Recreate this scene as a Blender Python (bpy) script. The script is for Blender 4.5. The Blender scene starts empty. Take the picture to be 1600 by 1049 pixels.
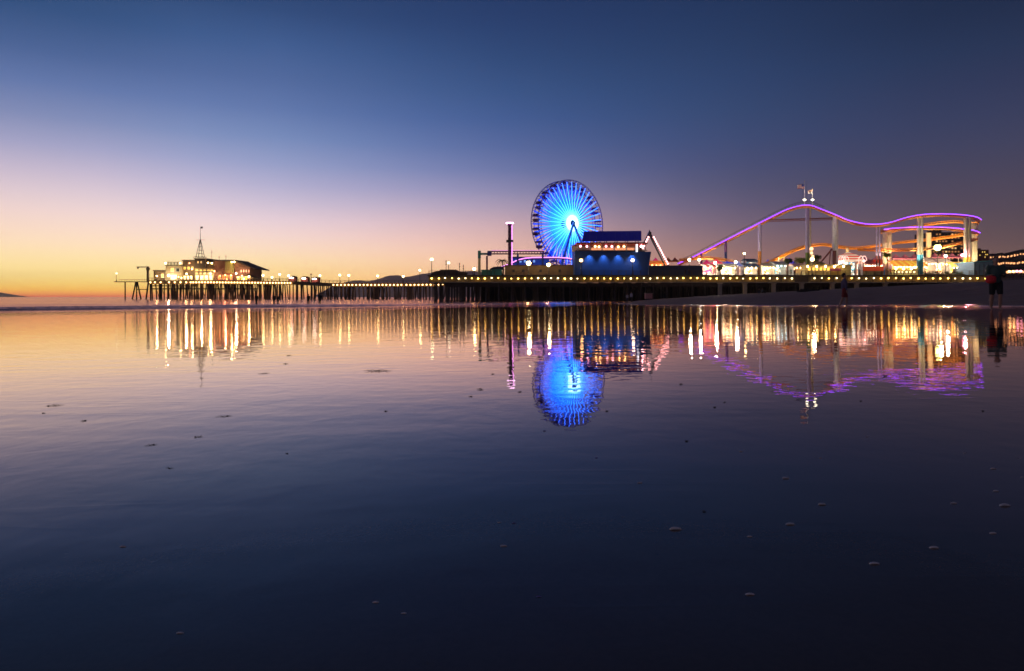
import bpy, bmesh, math, random
from mathutils import Vector, Matrix, noise as mnoise
random.seed(7)
R = math.radians
S = bpy.context.scene
COL = S.collection
F = 1067.0          # focal length in photograph pixels (24 mm on 36 mm)
EYE = 0.40          # low tripod
HAZE = 1.0e-4
HZ = 464.0          # horizon row of the photograph

# ------------------------------------------------------------------ camera
cam = bpy.data.cameras.new('camera'); co = bpy.data.objects.new('camera', cam); COL.objects.link(co)
cam.sensor_width = 36; cam.lens = 36*F/1600; cam.clip_start = .05; cam.clip_end = 90000
cam.shift_y = -(524.5-HZ)/1600
co.location = (0, 0, EYE); co.rotation_euler = (R(90), 0, 0)
S.camera = co

# ------------------------------------------------------------------ exposure
S.view_settings.view_transform = 'Standard'; S.view_settings.look = 'None'
S.view_settings.exposure = 0; S.view_settings.gamma = 1
S.render.engine = 'CYCLES'
S.cycles.use_denoising = True
S.cycles.sample_clamp_indirect = 6
S.cycles.filter_width = 1.6
S.cycles.max_bounces = 6

def lin(c):
    return tuple(((v/255)/12.92 if v/255 <= .04045 else ((v/255+.055)/1.055)**2.4) for v in c)

# ------------------------------------------------------------------ dusk sky
W = bpy.data.worlds.new('World'); S.world = W; W.use_nodes = True
nt = W.node_tree; nt.nodes.clear(); L = nt.links.new
def wn(t, **k):
    n = nt.nodes.new(t)
    for a, b in k.items(): setattr(n, a, b)
    return n
def wmath(op, a, b=None):
    n = wn('ShaderNodeMath', operation=op)
    for i, v in enumerate((a, b)):
        if v is None: continue
        if isinstance(v, (int, float)): n.inputs[i].default_value = v
        else: L(v, n.inputs[i])
    return n.outputs[0]
tc = wn('ShaderNodeTexCoord'); sp = wn('ShaderNodeSeparateXYZ'); L(tc.outputs['Generated'], sp.inputs[0])
X_, Y_, Z_ = sp.outputs
hyp = wmath('SQRT', wmath('ADD', wmath('MULTIPLY', X_, X_), wmath('MULTIPLY', Y_, Y_)))
tane = wmath('DIVIDE', Z_, wmath('MAXIMUM', hyp, 1e-4))
az = wmath('ARCTAN2', X_, Y_)
TMAX = 0.75
tfac = wmath('DIVIDE', wmath('MAXIMUM', tane, 0.0), TMAX)
ZEN = (24, 28, 44)
SKY = [  # azimuth, [(row, colour)]
 (-178, 1, [(460,(92,78,88)),(300,(76,70,90)),(0,(40,48,76))]),
 (-110, 1, [(464,(190,110,90)),(430,(215,160,120)),(380,(190,165,160)),(280,(120,125,155)),(160,(75,95,140)),(0,(42,65,108))]),
 (30, 0, [(464,(215,100,72)),(460,(238,140,70)),(455,(250,180,66)),(445,(251,202,98)),(430,(252,218,132)),(405,(254,222,160)),(380,(254,220,182)),(345,(247,213,198)),(310,(232,205,207)),(270,(206,187,204)),(230,(172,165,197)),(200,(146,151,188)),(160,(118,130,174)),(130,(100,120,170)),(80,(78,100,150)),(50,(62,92,140)),(0,(48,78,124))]),
 (400, 0, [(464,(225,120,80)),(455,(247,180,90)),(440,(252,208,118)),(410,(254,220,165)),(380,(250,216,198)),(350,(237,208,212)),(320,(210,192,210)),(280,(174,170,204)),(240,(139,151,194)),(200,(112,134,182)),(160,(94,116,168)),(110,(78,102,153)),(60,(62,91,142)),(0,(46,72,118))]),
 (785, 0, [(464,(215,130,95)),(450,(240,165,110)),(430,(247,186,138)),(400,(244,190,166)),(360,(218,176,178)),(330,(184,160,182)),(300,(146,140,178)),(260,(106,118,168)),(220,(84,104,158)),(180,(66,93,148)),(120,(54,82,130)),(60,(44,68,116)),(0,(38,60,105))]),
 (1150, 0, [(464,(160,100,80)),(440,(170,115,92)),(410,(166,118,108)),(380,(146,112,117)),(350,(124,104,124)),(320,(104,95,124)),(280,(84,86,121)),(240,(71,80,124)),(200,(60,79,122)),(120,(48,70,114)),(60,(42,63,104)),(0,(36,56,96))]),
 (1580, 0, [(464,(112,78,72)),(430,(124,88,78)),(400,(122,92,88)),(370,(106,84,89)),(340,(95,79,91)),(300,(87,76,95)),(250,(76,73,99)),(200,(65,70,103)),(130,(54,62,97)),(60,(42,57,91)),(0,(35,49,81))]),
 (75, 1, [(464,(105,82,84)),(400,(104,82,88)),(300,(82,72,90)),(0,(40,48,76))]),
 (181, 1, [(460,(92,78,88)),(300,(76,70,90)),(0,(40,48,76))]),
]
TS = [0, .004, .009, .016, .025, .036, .05, .066, .084, .105, .13, .155, .185, .22, .26, .30, .35, .40, .44, .50, .60, .72]
def colint(pts, x):
    if x <= pts[0][0]: return pts[0][1]
    for (a, b), (c, d) in zip(pts, pts[1:]):
        if x <= c: return tuple(p+(q-p)*(x-a)/(c-a) for p, q in zip(b, d))
    return pts[-1][1]
base = []
for a, isdeg, rows in SKY:
    ang = R(a) if isdeg else math.atan((a-800)/F)
    cs = 1 if isdeg else math.cos(ang)
    st = [(((464-py)/F)*cs, c) for py, c in rows] + [(TMAX, ZEN)]
    g_ = {785: .97, 1150: .93, 1580: .90}.get(a, 1)
    base.append((ang, [tuple(v*(g_ if c_ else g_*.985) for c_, v in enumerate(colint(st, t))) for t in TS]))
def herm(ang, k):
    for i in range(len(base)-1):
        x0, x1 = base[i][0], base[i+1][0]
        if ang <= x1 or i == len(base)-2: break
    def slope(j):
        if j <= 0 or j >= len(base)-1: return (0, 0, 0)
        return tuple((base[j+1][1][k][c]-base[j-1][1][k][c])/(base[j+1][0]-base[j-1][0]) for c in range(3))
    h = x1-x0; u = (ang-x0)/h; m0, m1 = slope(i), slope(i+1); p0, p1 = base[i][1][k], base[i+1][1][k]
    return tuple(max(0, min(255, (2*u**3-3*u*u+1)*p0[c]+(u**3-2*u*u+u)*h*m0[c]+(-2*u**3+3*u*u)*p1[c]+(u**3-u*u)*h*m1[c])) for c in range(3))
prev = None
for deg in (-178, -110, -75, -55, -45, -37, -31, -25, -19, -13, -7, -1, 4, 9, 14, 19, 25, 31, 37, 46, 58, 75, 181):
    ang = R(deg)
    r = wn('ShaderNodeValToRGB'); r.color_ramp.interpolation = 'B_SPLINE' if False else 'LINEAR'
    el = r.color_ramp.elements
    st = [(t/TMAX, herm(ang, k)) for k, t in enumerate(TS)]
    while len(el) < len(st): el.new(.5)
    for e, (p, c) in zip(el, st): e.position = p
    for e, (p, c) in zip(el, st): e.position = p; e.color = (*lin(c), 1)
    L(tfac, r.inputs[0])
    if prev is None: prev = (ang, r.outputs[0]); continue
    mr = wn('ShaderNodeMapRange', interpolation_type='LINEAR'); L(az, mr.inputs[0])
    mr.inputs[1].default_value = prev[0]; mr.inputs[2].default_value = ang
    mx = wn('ShaderNodeMix', data_type='RGBA'); L(mr.outputs[0], mx.inputs[0]); L(prev[1], mx.inputs[6]); L(r.outputs[0], mx.inputs[7])
    prev = (ang, mx.outputs[2])
bg = wn('ShaderNodeBackground'); L(prev[1], bg.inputs[0]); gain = wmath('ADD', 1.0, wmath('MULTIPLY', .66, wmath('DIVIDE', .033, wmath('MAXIMUM', tane, .033))))
L(gain, bg.inputs[1])   # clear-air sky brightness behind the evening haze
wo = wn('ShaderNodeOutputWorld'); L(bg.outputs[0], wo.inputs[0])

# ------------------------------------------------------------------ materials
MATS = {}
def mat(name, col, rough=.7, emit=None, es=0, metal=0, var=.25, scale=2.0, bump=0.0):
    if name in MATS: return MATS[name]
    m = bpy.data.materials.new(name); m.use_nodes = True; MATS[name] = m
    n = m.node_tree; b = n.nodes['Principled BSDF']
    t = n.nodes.new('ShaderNodeTexCoord'); no = n.nodes.new('ShaderNodeTexNoise')
    no.inputs['Scale'].default_value = scale; no.inputs['Detail'].default_value = 4
    n.links.new(t.outputs['Object'], no.inputs['Vector'])
    mx = n.nodes.new('ShaderNodeMix'); mx.data_type = 'RGBA'
    c = col
    mx.inputs[6].default_value = (*[v*(1-var) for v in c], 1); mx.inputs[7].default_value = (*[min(1, v*(1+var)) for v in c], 1)
    n.links.new(no.outputs[0], mx.inputs[0]); n.links.new(mx.outputs[2], b.inputs['Base Color'])
    b.inputs['Roughness'].default_value = rough; b.inputs['Metallic'].default_value = metal
    if emit:
        b.inputs['Emission Color'].default_value = (*emit, 1); b.inputs['Emission Strength'].default_value = es
    if bump:
        bu = n.nodes.new('ShaderNodeBump'); bu.inputs['Distance'].default_value = bump
        n.links.new(no.outputs[0], bu.inputs['Height']); n.links.new(bu.outputs[0], b.inputs['Normal'])
    return m
def E(name, c, s, base=None): return mat(name, base or tuple(min(1, v) for v in c), .5, emit=c, es=s, var=.05)

WOOD = mat('weathered_timber', (.13, .09, .06), .85, scale=3)
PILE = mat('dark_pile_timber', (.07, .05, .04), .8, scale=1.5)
FASCIA = mat('fascia_boards', (.20, .14, .07), .8, scale=4)
LEDGE = mat('pale_ledge', (.45, .38, .28), .7)
CONC = mat('concrete', (.30, .28, .25), .85)
DARK = mat('dark_painted_steel', (.03, .03, .035), .5)
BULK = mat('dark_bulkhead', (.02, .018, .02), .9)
BROWN = mat('brown_boards', (.17, .10, .06), .8, scale=5)
DBROWN = mat('dark_brown_roof', (.07, .04, .03), .8, scale=5)
CREAM = mat('cream_paint', (.62, .52, .34), .6)
WHITE = mat('white_paint', (.75, .72, .66), .5)
BLUEW = mat('blue_wall_paint', (.014, .08, .32), .55, scale=.6)
NAVY = mat('navy_panel', (.01, .015, .22), .35, scale=1, emit=(0,.003,.28), es=.18)  # roof board is no lamp, a faint blue glow is added to its colour
TEAL = mat('teal_paint', (.05, .30, .30), .6)
ORANGE = mat('orange_track_paint', (.62, .20, .03), .45)
PURPLE = mat('purple_steel', (.16, .02, .15), .5)
RED = mat('red_paint', (.55, .05, .03), .6)
REDW = mat('red_stripe', (.6, .08, .05), .7)
LBLUE = mat('light_blue_paint', (.10, .40, .55), .5)
YEL = mat('yellow_paint', (.75, .5, .03), .5)
GREEN = mat('foliage', (.055, .085, .02), .8, scale=.8)
BARK = mat('bark', (.10, .07, .05), .9)
SLATE = mat('slate_blue_canvas', (.11, .17, .28), .8)
MAG = mat('magenta_canvas', (.65, .03, .18), .7, emit=(.8,.02,.16), es=.25)
BLUEC = mat('blue_canvas', (.05, .08, .6), .7, emit=(.03,.05,.7), es=.35)
SKIN = mat('skin', (.40, .22, .15), .6)
LAMPW = E('warm_bulb', (1, .60, .12), 11)
STRING = E('small_warm_bulb', (1, .55, .2), 10)
LAMPY = E('yellow_globe', (1, .72, .28), 22)
LAMPO = E('amber_globe', (1, .55, .2), 9)
FLOOD = E('white_floodlight', (1, .90, .64), 9)
LAMPG = E('greenish_globe', (.9, 1, .3), 7)
LAMPP = E('pink_bulb', (1, .35, .45), 7)
LAMPR = E('red_orange_bulb', (1, .32, .14), 9)
LAMPC = E('cool_bulb', (.45, .9, 1), 8)
LEDP = E('purple_led_strip', (.27, .05, .95), 4)
LEDK = E('pink_led_strip', (.9, .28, .95), 2.4)
GLOWY = E('lit_yellow_window', (1, .62, .12), 1.3)
GLOWW = E('lit_warm_window', (1, .72, .38), 2.2)
GLOWO = E('lit_orange_panel', (1, .26, .05), 1.1)
GLOWR = E('lit_red_panel', (1, .09, .04), .9)
WIN = E('lit_room_window', (1, .55, .22), .9)
DIMWIN = E('dim_room_window', (1, .45, .15), .35)
WIND = mat('dark_window', (.03, .03, .04), .2)

def stallmat(name, cols, s, scale=1.6):  # light inside the stalls put into a glowing pattern of goods
    m = bpy.data.materials.new(name); m.use_nodes = True
    n = m.node_tree; b = n.nodes['Principled BSDF']
    t = n.nodes.new('ShaderNodeTexCoord'); v = n.nodes.new('ShaderNodeTexVoronoi'); v.inputs['Scale'].default_value = scale
    mp = n.nodes.new('ShaderNodeMapping'); mp.inputs['Scale'].default_value = (1, 1, 1.7)
    n.links.new(t.outputs['Object'], mp.inputs[0]); n.links.new(mp.outputs[0], v.inputs['Vector'])
    sx = n.nodes.new('ShaderNodeSeparateColor'); n.links.new(v.outputs['Color'], sx.inputs[0])
    r = n.nodes.new('ShaderNodeValToRGB'); r.color_ramp.interpolation = 'CONSTANT'
    el = r.color_ramp.elements
    while len(el) < len(cols): el.new(.5)
    for i, e in enumerate(el): e.position = i/len(cols)
    for i, e in enumerate(el): e.position = i/len(cols); e.color = (*cols[i], 1)
    n.links.new(sx.outputs[0], r.inputs[0])
    n.links.new(r.outputs[0], b.inputs['Emission Color']); b.inputs['Emission Strength'].default_value = s
    b.inputs['Base Color'].default_value = (.2, .15, .1, 1)
    return m
STW = stallmat('white_stall_interior', [(1,.68,.35),(.8,.3,.08),(1,.8,.5),(.25,.08,.02),(1,.42,.2),(.9,.8,.6)], 5.5)
STY = stallmat('yellow_stall_interior', [(1,.42,.06),(.5,.15,.02),(1,.62,.2),(.9,.25,.03),(.2,.08,.01)], 7)
STO = stallmat('orange_stall_interior', [(1,.3,.06),(.4,.06,.02),(1,.5,.12),(1,.2,.08),(.15,.04,.02)], 4)
STT = stallmat('teal_stall_interior', [(.1,.5,.5),(.9,.8,.6),(.02,.15,.2),(.6,.3,.1),(.05,.3,.4),(.7,.8,.7)], 2.5)
STP = stallmat('pink_stall_interior', [(1,.25,.3),(.8,.05,.15),(1,.55,.4),(.3,.03,.2),(1,.35,.1)], 4)

# ------------------------------------------------------------------ mesh builder
WL = {}     # world location of empties / parts
def wl(o): return WL.get(o.name, Vector((0, 0, 0))) if o else Vector((0, 0, 0))
class MB:
    def __init__(s): s.v = []; s.f = []; s.m = []; s.mats = []
    def mi(s, m):
        if m not in s.mats: s.mats.append(m)
        return s.mats.index(m)
    def add(s, vs, fs, m):
        o = len(s.v); s.v += [tuple(v) for v in vs]; i = s.mi(m)
        for f in fs: s.f.append([a+o for a in f]); s.m.append(i)
        return s
    def box(s, x0, x1, y0, y1, z0, z1, m):
        vs = [(x, y, z) for z in (z0, z1) for y in (y0, y1) for x in (x0, x1)]
        return s.add(vs, [(0,2,3,1),(4,5,7,6),(0,1,5,4),(2,6,7,3),(0,4,6,2),(1,3,7,5)], m)
    def tube(s, a, b, r, m, r2=None, n=6, cap=True):
        a = Vector(a); b = Vector(b); d = b-a
        if d.length < 1e-6: return s
        q = d.to_track_quat('Z', 'Y'); r2 = r if r2 is None else r2
        vs = []
        for p, rr in ((a, r), (b, r2)):
            for i in range(n):
                t = 2*math.pi*i/n; vs.append(p + q @ Vector((rr*math.cos(t), rr*math.sin(t), 0)))
        fs = [(i, (i+1) % n, n+(i+1) % n, n+i) for i in range(n)]
        if cap: fs += [tuple(range(n))[::-1], tuple(range(n, 2*n))]
        return s.add(vs, fs, m)
    def path(s, pts, r, m, n=6):
        pts = [Vector(p) for p in pts]; vs = []; N = len(pts)
        for k, p in enumerate(pts):
            t = (pts[min(k+1, N-1)]-pts[max(k-1, 0)]).normalized()
            side = t.cross(Vector((0, 0, 1)))
            if side.length < .01: side = Vector((1, 0, 0))
            side.normalize(); up = side.cross(t)
            for i in range(n):
                a = 2*math.pi*i/n; vs.append(p + side*(r*math.cos(a)) + up*(r*math.sin(a)))
        fs = [(k*n+i, k*n+(i+1) % n, (k+1)*n+(i+1) % n, (k+1)*n+i) for k in range(N-1) for i in range(n)]
        fs += [tuple(range(n))[::-1], tuple(range((N-1)*n, N*n))]
        return s.add(vs, fs, m)
    def ball(s, c, r, m, seg=8, ring=6, sc=(1, 1, 1)):
        c = Vector(c); vs = [c+Vector((0, 0, r*sc[2]))]
        for j in range(1, ring):
            ph = math.pi*j/ring
            for i in range(seg):
                t = 2*math.pi*i/seg
                vs.append(c+Vector((r*sc[0]*math.sin(ph)*math.cos(t), r*sc[1]*math.sin(ph)*math.sin(t), r*sc[2]*math.cos(ph))))
        vs.append(c-Vector((0, 0, r*sc[2]))); fs = []
        for i in range(seg): fs.append((0, 1+i, 1+(i+1) % seg))
        for j in range(ring-2):
            for i in range(seg):
                a = 1+j*seg+i; b = 1+j*seg+(i+1) % seg; fs.append((a, a+seg, b+seg, b))
        for i in range(seg): fs.append((1+(ring-2)*seg+i, len(vs)-1, 1+(ring-2)*seg+(i+1) % seg))
        return s.add(vs, fs, m)
    def lathe(s, c, prof, m, n=12):
        c = Vector(c); vs = []
        for r, z in prof:
            for i in range(n):
                t = 2*math.pi*i/n; vs.append(c+Vector((r*math.cos(t), r*math.sin(t), z)))
        fs = [(k*n+i, k*n+(i+1) % n, (k+1)*n+(i+1) % n, (k+1)*n+i) for k in range(len(prof)-1) for i in range(n)]
        fs += [tuple(range(n))[::-1], tuple(range((len(prof)-1)*n, len(prof)*n))]
        return s.add(vs, fs, m)
    def prism(s, poly, y0, y1, m):          # poly in (x,z)
        n = len(poly); vs = [(x, y0, z) for x, z in poly]+[(x, y1, z) for x, z in poly]
        fs = [tuple(range(n)), tuple(range(n, 2*n))[::-1]]+[(i, i+n, (i+1) % n+n, (i+1) % n) for i in range(n)]
        return s.add(vs, fs, m)
    def build(s, name, parent=None, origin=None, local=False, smooth=False):
        me = bpy.data.meshes.new(name)
        base = Vector((0, 0, 0)) if local else (Vector(origin) if origin is not None else wl(parent))
        me.from_pydata([tuple(Vector(v)-base) for v in s.v], [], s.f)
        for m in s.mats: me.materials.append(m)
        me.polygons.foreach_set('material_index', s.m)
        if smooth: me.polygons.foreach_set('use_smooth', [True]*len(me.polygons))
        me.update()
        o = bpy.data.objects.new(name, me); COL.objects.link(o)
        if parent: o.parent = parent
        if not local:
            o.location = base-wl(parent); WL[o.name] = base
        return o
def tag(o, label, cat, group=None, kind=None):
    if label: o['label'] = label
    if cat: o['category'] = cat
    if group: o['group'] = group
    if kind: o['kind'] = kind
    return o
def thing(name, label, cat, loc, group=None, rz=0):
    o = bpy.data.objects.new(name, None); COL.objects.link(o); o.location = loc; o.rotation_euler.z = rz
    o.empty_display_size = .5
    WL[o.name] = Vector(loc); return tag(o, label, cat, group)
def copy_tree(o, parent=None):
    c = o.copy(); COL.objects.link(c); c.parent = parent
    for ch in list(o.children): copy_tree(ch, c)
    return c
def P(px, py, D): return Vector(((px-800)/F*D, D, EYE+(HZ-py)/F*D))
def XX(px, D): return (px-800)/F*D
def ZZ(py, D): return EYE+(HZ-py)/F*D
def lerp(a, b, t): return a+(b-a)*t
def point(loc, power, col, size=.3, spot=None, aim=None, name='lamp_light'):
    l = bpy.data.lights.new(name, 'SPOT' if spot else 'POINT'); l.energy = power; l.color = col; l.shadow_soft_size = size
    o = bpy.data.objects.new(name, l); COL.objects.link(o); o.location = loc
    if spot: l.spot_size = R(spot); l.spot_blend = .7; o.rotation_euler = (Vector(aim)-Vector(loc)).to_track_quat('-Z', 'Y').to_euler()
    return o
def interp(pts, x):
    if x <= pts[0][0]: return pts[0][1]
    for (a, b), (c, d) in zip(pts, pts[1:]):
        if x <= c: return b+(d-b)*(x-a)/(c-a)
    return pts[-1][1]

# ------------------------------------------------------------------ wet sand, berm, sea
FOOT = [(-30,70),(0,42),(15,26),(30,21.5),(39,18.3),(50,13.2),(58,11),(75,12.5),(110,17),(170,24),(300,50),(700,130)]
SEA = -0.70
def edge(x, y):
    return x-interp(FOOT, y)+2.2*mnoise.noise(Vector((x*.11, y*.09, 4)))+.9*mnoise.noise(Vector((x*.4, y*.35, 8)))+.3*mnoise.noise(Vector((x*1.3, y*1.1, 2)))
def sandz(x, y):
    z = .009*x-.008*y
    d = edge(x, y)
    w = .8
    k = d/w
    sp_ = w*(math.log1p(math.exp(k)) if k < 30 else k)
    rise = .055*sp_
    rise = 5.6*(1-math.exp(-rise/5.6*1.25))/1.0 if rise > 0 else 0
    if d > 0:
        a = min(1, d/6)
        rise += a*(.16*mnoise.noise(Vector((x*.18, y*.09, 1)))+.09*mnoise.noise(Vector((x*.6, y*.35, 3))))
    return z+rise
def gridmesh(name, xs, ys, zf, m, kind='structure', fan=False):
    vs = []; nx = len(xs)
    for y in ys:
        for x in xs:
            X = x*y if fan else x; vs.append((X, y, zf(X, y)))
    fs = [(j*nx+i, j*nx+i+1, (j+1)*nx+i+1, (j+1)*nx+i) for j in range(len(ys)-1) for i in range(nx-1)]
    me = bpy.data.meshes.new(name); me.from_pydata(vs, [], fs); me.materials.append(m)
    me.polygons.foreach_set('use_smooth', [True]*len(fs)); me.update()
    o = bpy.data.objects.new(name, me); COL.objects.link(o); o['kind'] = kind
    return o
def node_ground():
    m = bpy.data.materials.new('wet_sand'); m.use_nodes = True; n = m.node_tree; b = n.nodes['Principled BSDF']
    N = n.nodes.new; K = n.links.new
    t = N('ShaderNodeTexCoord')
    def noise(sc, detail, rough=.5, dist=0):
        mp = N('ShaderNodeMapping'); mp.inputs['Scale'].default_value = sc; K(t.outputs['Object'], mp.inputs[0])
        q = N('ShaderNodeTexNoise'); q.inputs['Scale'].default_value = 1; q.inputs['Detail'].default_value = detail
        q.inputs['Roughness'].default_value = rough; q.inputs['Distortion'].default_value = dist
        K(mp.outputs[0], q.inputs['Vector']); return q.outputs[0]
    def mth(op, a, b_=None, c=None):
        q = N('ShaderNodeMath'); q.operation = op
        for i, v in enumerate((a, b_, c)):
            if v is None: continue
            if isinstance(v, (int, float)): q.inputs[i].default_value = v
            else: K(v, q.inputs[i])
        return q.outputs[0]
    at = N('ShaderNodeAttribute'); at.attribute_name = 'dry'; dry = at.outputs['Fac']
    # film of water: fine ripples and broad calm / ruffled sheets
    rip = mth('ADD', mth('MULTIPLY', noise((8, 6.5, 1), 2, .5, .3), .42), mth('MULTIPLY', noise((1.6, 3.4, 1), 2, .5), .62))
    ln0 = noise((.33, 2.6, 1), 4, .55, .8)
    lines = mth('POWER', mth('SUBTRACT', 1, mth('ABSOLUTE', mth('SUBTRACT', mth('MULTIPLY', ln0, 2), 1))), 26)
    swl = noise((.22, 1.0, 1), 3, .5, .4)
    fine = noise((9, 16, 1), 3, .6)
    sheet = noise((.05, .22, 1), 3, .5, .6)
    sep = N('ShaderNodeSeparateXYZ'); K(t.outputs['Object'], sep.inputs[0])
    far = N('ShaderNodeMapRange'); K(mth('SUBTRACT', sep.outputs[1], mth('MULTIPLY', sep.outputs[0], .9)), far.inputs[0]); far.inputs[1].default_value = 2; far.inputs[2].default_value = 26; far.inputs[3].default_value = .8; far.inputs[4].default_value = 4.0
    hgt = mth('ADD', mth('MULTIPLY', rip, far.outputs[0]), mth('ADD', mth('ADD', mth('MULTIPLY', swl, 1.3), mth('MULTIPLY', mth('MULTIPLY', lines, mth('MAXIMUM', mth('MULTIPLY', mth('SUBTRACT', noise((.7, .9, 1), 2, .5), .48), 5), 0)), .10)), mth('MULTIPLY', fine, .015)))
    bu = N('ShaderNodeBump'); bu.inputs['Distance'].default_value = .0020; bu.inputs['Strength'].default_value = 1
    K(hgt, bu.inputs['Height'])
    grain = noise((26, 26, 26), 5, .65)
    lump = noise((.5, 1.4, 1), 5, .6)
    bu2 = N('ShaderNodeBump'); bu2.inputs['Distance'].default_value = .35; K(mth('ADD', lump, mth('MULTIPLY', grain, .06)), bu2.inputs['Height'])
    mxn = N('ShaderNodeMix'); mxn.data_type = 'VECTOR'; K(dry, mxn.inputs[0]); K(bu.outputs[0], mxn.inputs[4]); K(bu2.outputs[0], mxn.inputs[5])
    K(mxn.outputs[1], b.inputs['Normal'])
    cr = N('ShaderNodeMix'); cr.data_type = 'RGBA'
    cw = N('ShaderNodeMix'); cw.data_type = 'RGBA'; K(mth('ADD', mth('MULTIPLY', sheet, .5), mth('MULTIPLY', noise((90, 90, 90), 3, .7), .5)), cw.inputs[0]); cw.inputs[6].default_value = (.060, .034, .020, 1); cw.inputs[7].default_value = (.16, .095, .062, 1)
    cd = N('ShaderNodeMix'); cd.data_type = 'RGBA'; K(lump, cd.inputs[0]); cd.inputs[6].default_value = (.36, .21, .18, 1); cd.inputs[7].default_value = (.58, .38, .32, 1)
    K(dry, cr.inputs[0]); K(cw.outputs[2], cr.inputs[6]); K(cd.outputs[2], cr.inputs[7]); K(cr.outputs[2], b.inputs['Base Color'])
    rg = N('ShaderNodeMapRange'); K(sheet, rg.inputs[0]); rg.inputs[1].default_value = .35; rg.inputs[2].default_value = .7; rg.inputs[3].default_value = .006; rg.inputs[4].default_value = .024
    rr = mth('ADD', rg.outputs[0], mth('MULTIPLY', dry, .8)); K(rr, b.inputs['Roughness'])
    b.inputs['Specular IOR Level'].default_value = .05
    lw = N('ShaderNodeLayerWeight'); lw.inputs[0].default_value = .5; K(mxn.outputs[1], lw.inputs['Normal'])
    q1 = mth('DIVIDE', mth('SUBTRACT', 1, lw.outputs['Facing']), .088)
    fres = mth('ADD', mth('MULTIPLY', mth('EXPONENT', mth('MULTIPLY', mth('MULTIPLY', q1, q1), -1)), .92), .105)
    tint = N('ShaderNodeMix'); tint.data_type = 'RGBA'; K(mth('POWER', lw.outputs['Facing'], 8), tint.inputs[0]); tint.inputs[6].default_value = (.98, .92, .92, 1); tint.inputs[7].default_value = (1, .73, .72, 1)
    gl = N('ShaderNodeBsdfGlossy'); K(tint.outputs[2], gl.inputs['Color']); K(rg.outputs[0], gl.inputs['Roughness']); K(mxn.outputs[1], gl.inputs['Normal'])
    ms = N('ShaderNodeMixShader'); K(mth('MULTIPLY', fres, mth('SUBTRACT', 1, dry)), ms.inputs[0]); K(b.outputs[0], ms.inputs[1]); K(gl.outputs[0], ms.inputs[2])
    K(ms.outputs[0], n.nodes['Material Output'].inputs[0])
    return m
def frange(a, b, d):
    o = []
    while a < b: o.append(a); a += d
    return o
gx = frange(-420, -60, 12)+frange(-60, 0, 2)+frange(0, 60, .75)+frange(60, 150, 2)+frange(150, 900, 25)
gy = frange(-25, 20, 3)+frange(20, 75, .8)+frange(75, 250, 2.5)+frange(250, 800, 25)
sand = gridmesh('wet_sand', gx, gy, sandz, node_ground())
att = sand.data.attributes.new('dry', 'FLOAT', 'POINT')
vals = []
for v in sand.data.vertices:
    d = edge(v.co.x, v.co.y); vals.append(max(0, min(1, (d-.1)/1.4)))
att.data.foreach_set('value', vals)

def seaz(x, y):
    s = (-.7-(.009*x-.008*y))/.01204
    z = SEA
    if s < 0: return z-.0
    fade = 1/(1+(s/90)**2)
    w = 6*mnoise.noise(Vector((x*.012, y*.012, 5)))
    a1 = .8+.5*mnoise.noise(Vector((x*.03, y*.03, 9)))
    for c, amp, wd in ((8, .25 if x < 10 else .12, .8), (10.5, .10, 1.5), (19, .22, 1.0), (31, .10, 3.5), (44, .16, 4.5), (75, .16, 6), (120, .15, 9), (180, .15, 12)):
        z += amp*a1*math.exp(-((s+w-c)/wd)**2)
    z += .03*fade*mnoise.noise(Vector((x*.08, y*.2, 2)))
    return z
sy = frange(30, 120, .4)+frange(120, 230, .7)+[230*(1.055**i) for i in range(1, 60)]+[5480]
su = [(-1.6+3.0*i/150) for i in range(151)]
m = bpy.data.materials.new('sea_water'); m.use_nodes = True; n_ = m.node_tree; b_ = n_.nodes['Principled BSDF']
b_.inputs['Base Color'].default_value = (.035, .018, .018, 1); b_.inputs['Roughness'].default_value = .16; b_.inputs['IOR'].default_value = 1.34
t_ = n_.nodes.new('ShaderNodeTexCoord'); q_ = n_.nodes.new('ShaderNodeTexNoise'); mp_ = n_.nodes.new('ShaderNodeMapping'); mp_.inputs['Scale'].default_value = (.12, .4, 1)
n_.links.new(t_.outputs['Object'], mp_.inputs[0]); n_.links.new(mp_.outputs[0], q_.inputs['Vector']); q_.inputs['Scale'].default_value = 1; q_.inputs['Detail'].default_value = 4
bb = n_.nodes.new('ShaderNodeBump'); bb.inputs['Distance'].default_value = .05; n_.links.new(q_.outputs[0], bb.inputs['Height']); n_.links.new(bb.outputs[0], b_.inputs['Normal'])
b_.inputs['Specular IOR Level'].default_value = 0
lw_ = n_.nodes.new('ShaderNodeLayerWeight'); n_.links.new(bb.outputs[0], lw_.inputs['Normal'])
pw_ = n_.nodes.new('ShaderNodeMath'); pw_.operation = 'POWER'; n_.links.new(lw_.outputs['Facing'], pw_.inputs[0]); pw_.inputs[1].default_value = 11
gl_ = n_.nodes.new('ShaderNodeBsdfGlossy'); gl_.inputs['Color'].default_value = (.78, .48, .45, 1); gl_.inputs['Roughness'].default_value = .13; n_.links.new(bb.outputs[0], gl_.inputs['Normal'])
ms_ = n_.nodes.new('ShaderNodeMixShader'); n_.links.new(pw_.outputs[0], ms_.inputs[0]); n_.links.new(b_.outputs[0], ms_.inputs[1]); n_.links.new(gl_.outputs[0], ms_.inputs[2])
n_.links.new(ms_.outputs[0], n_.nodes['Material Output'].inputs[0])
gridmesh('sea', su, sy, seaz, m, fan=True)

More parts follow.
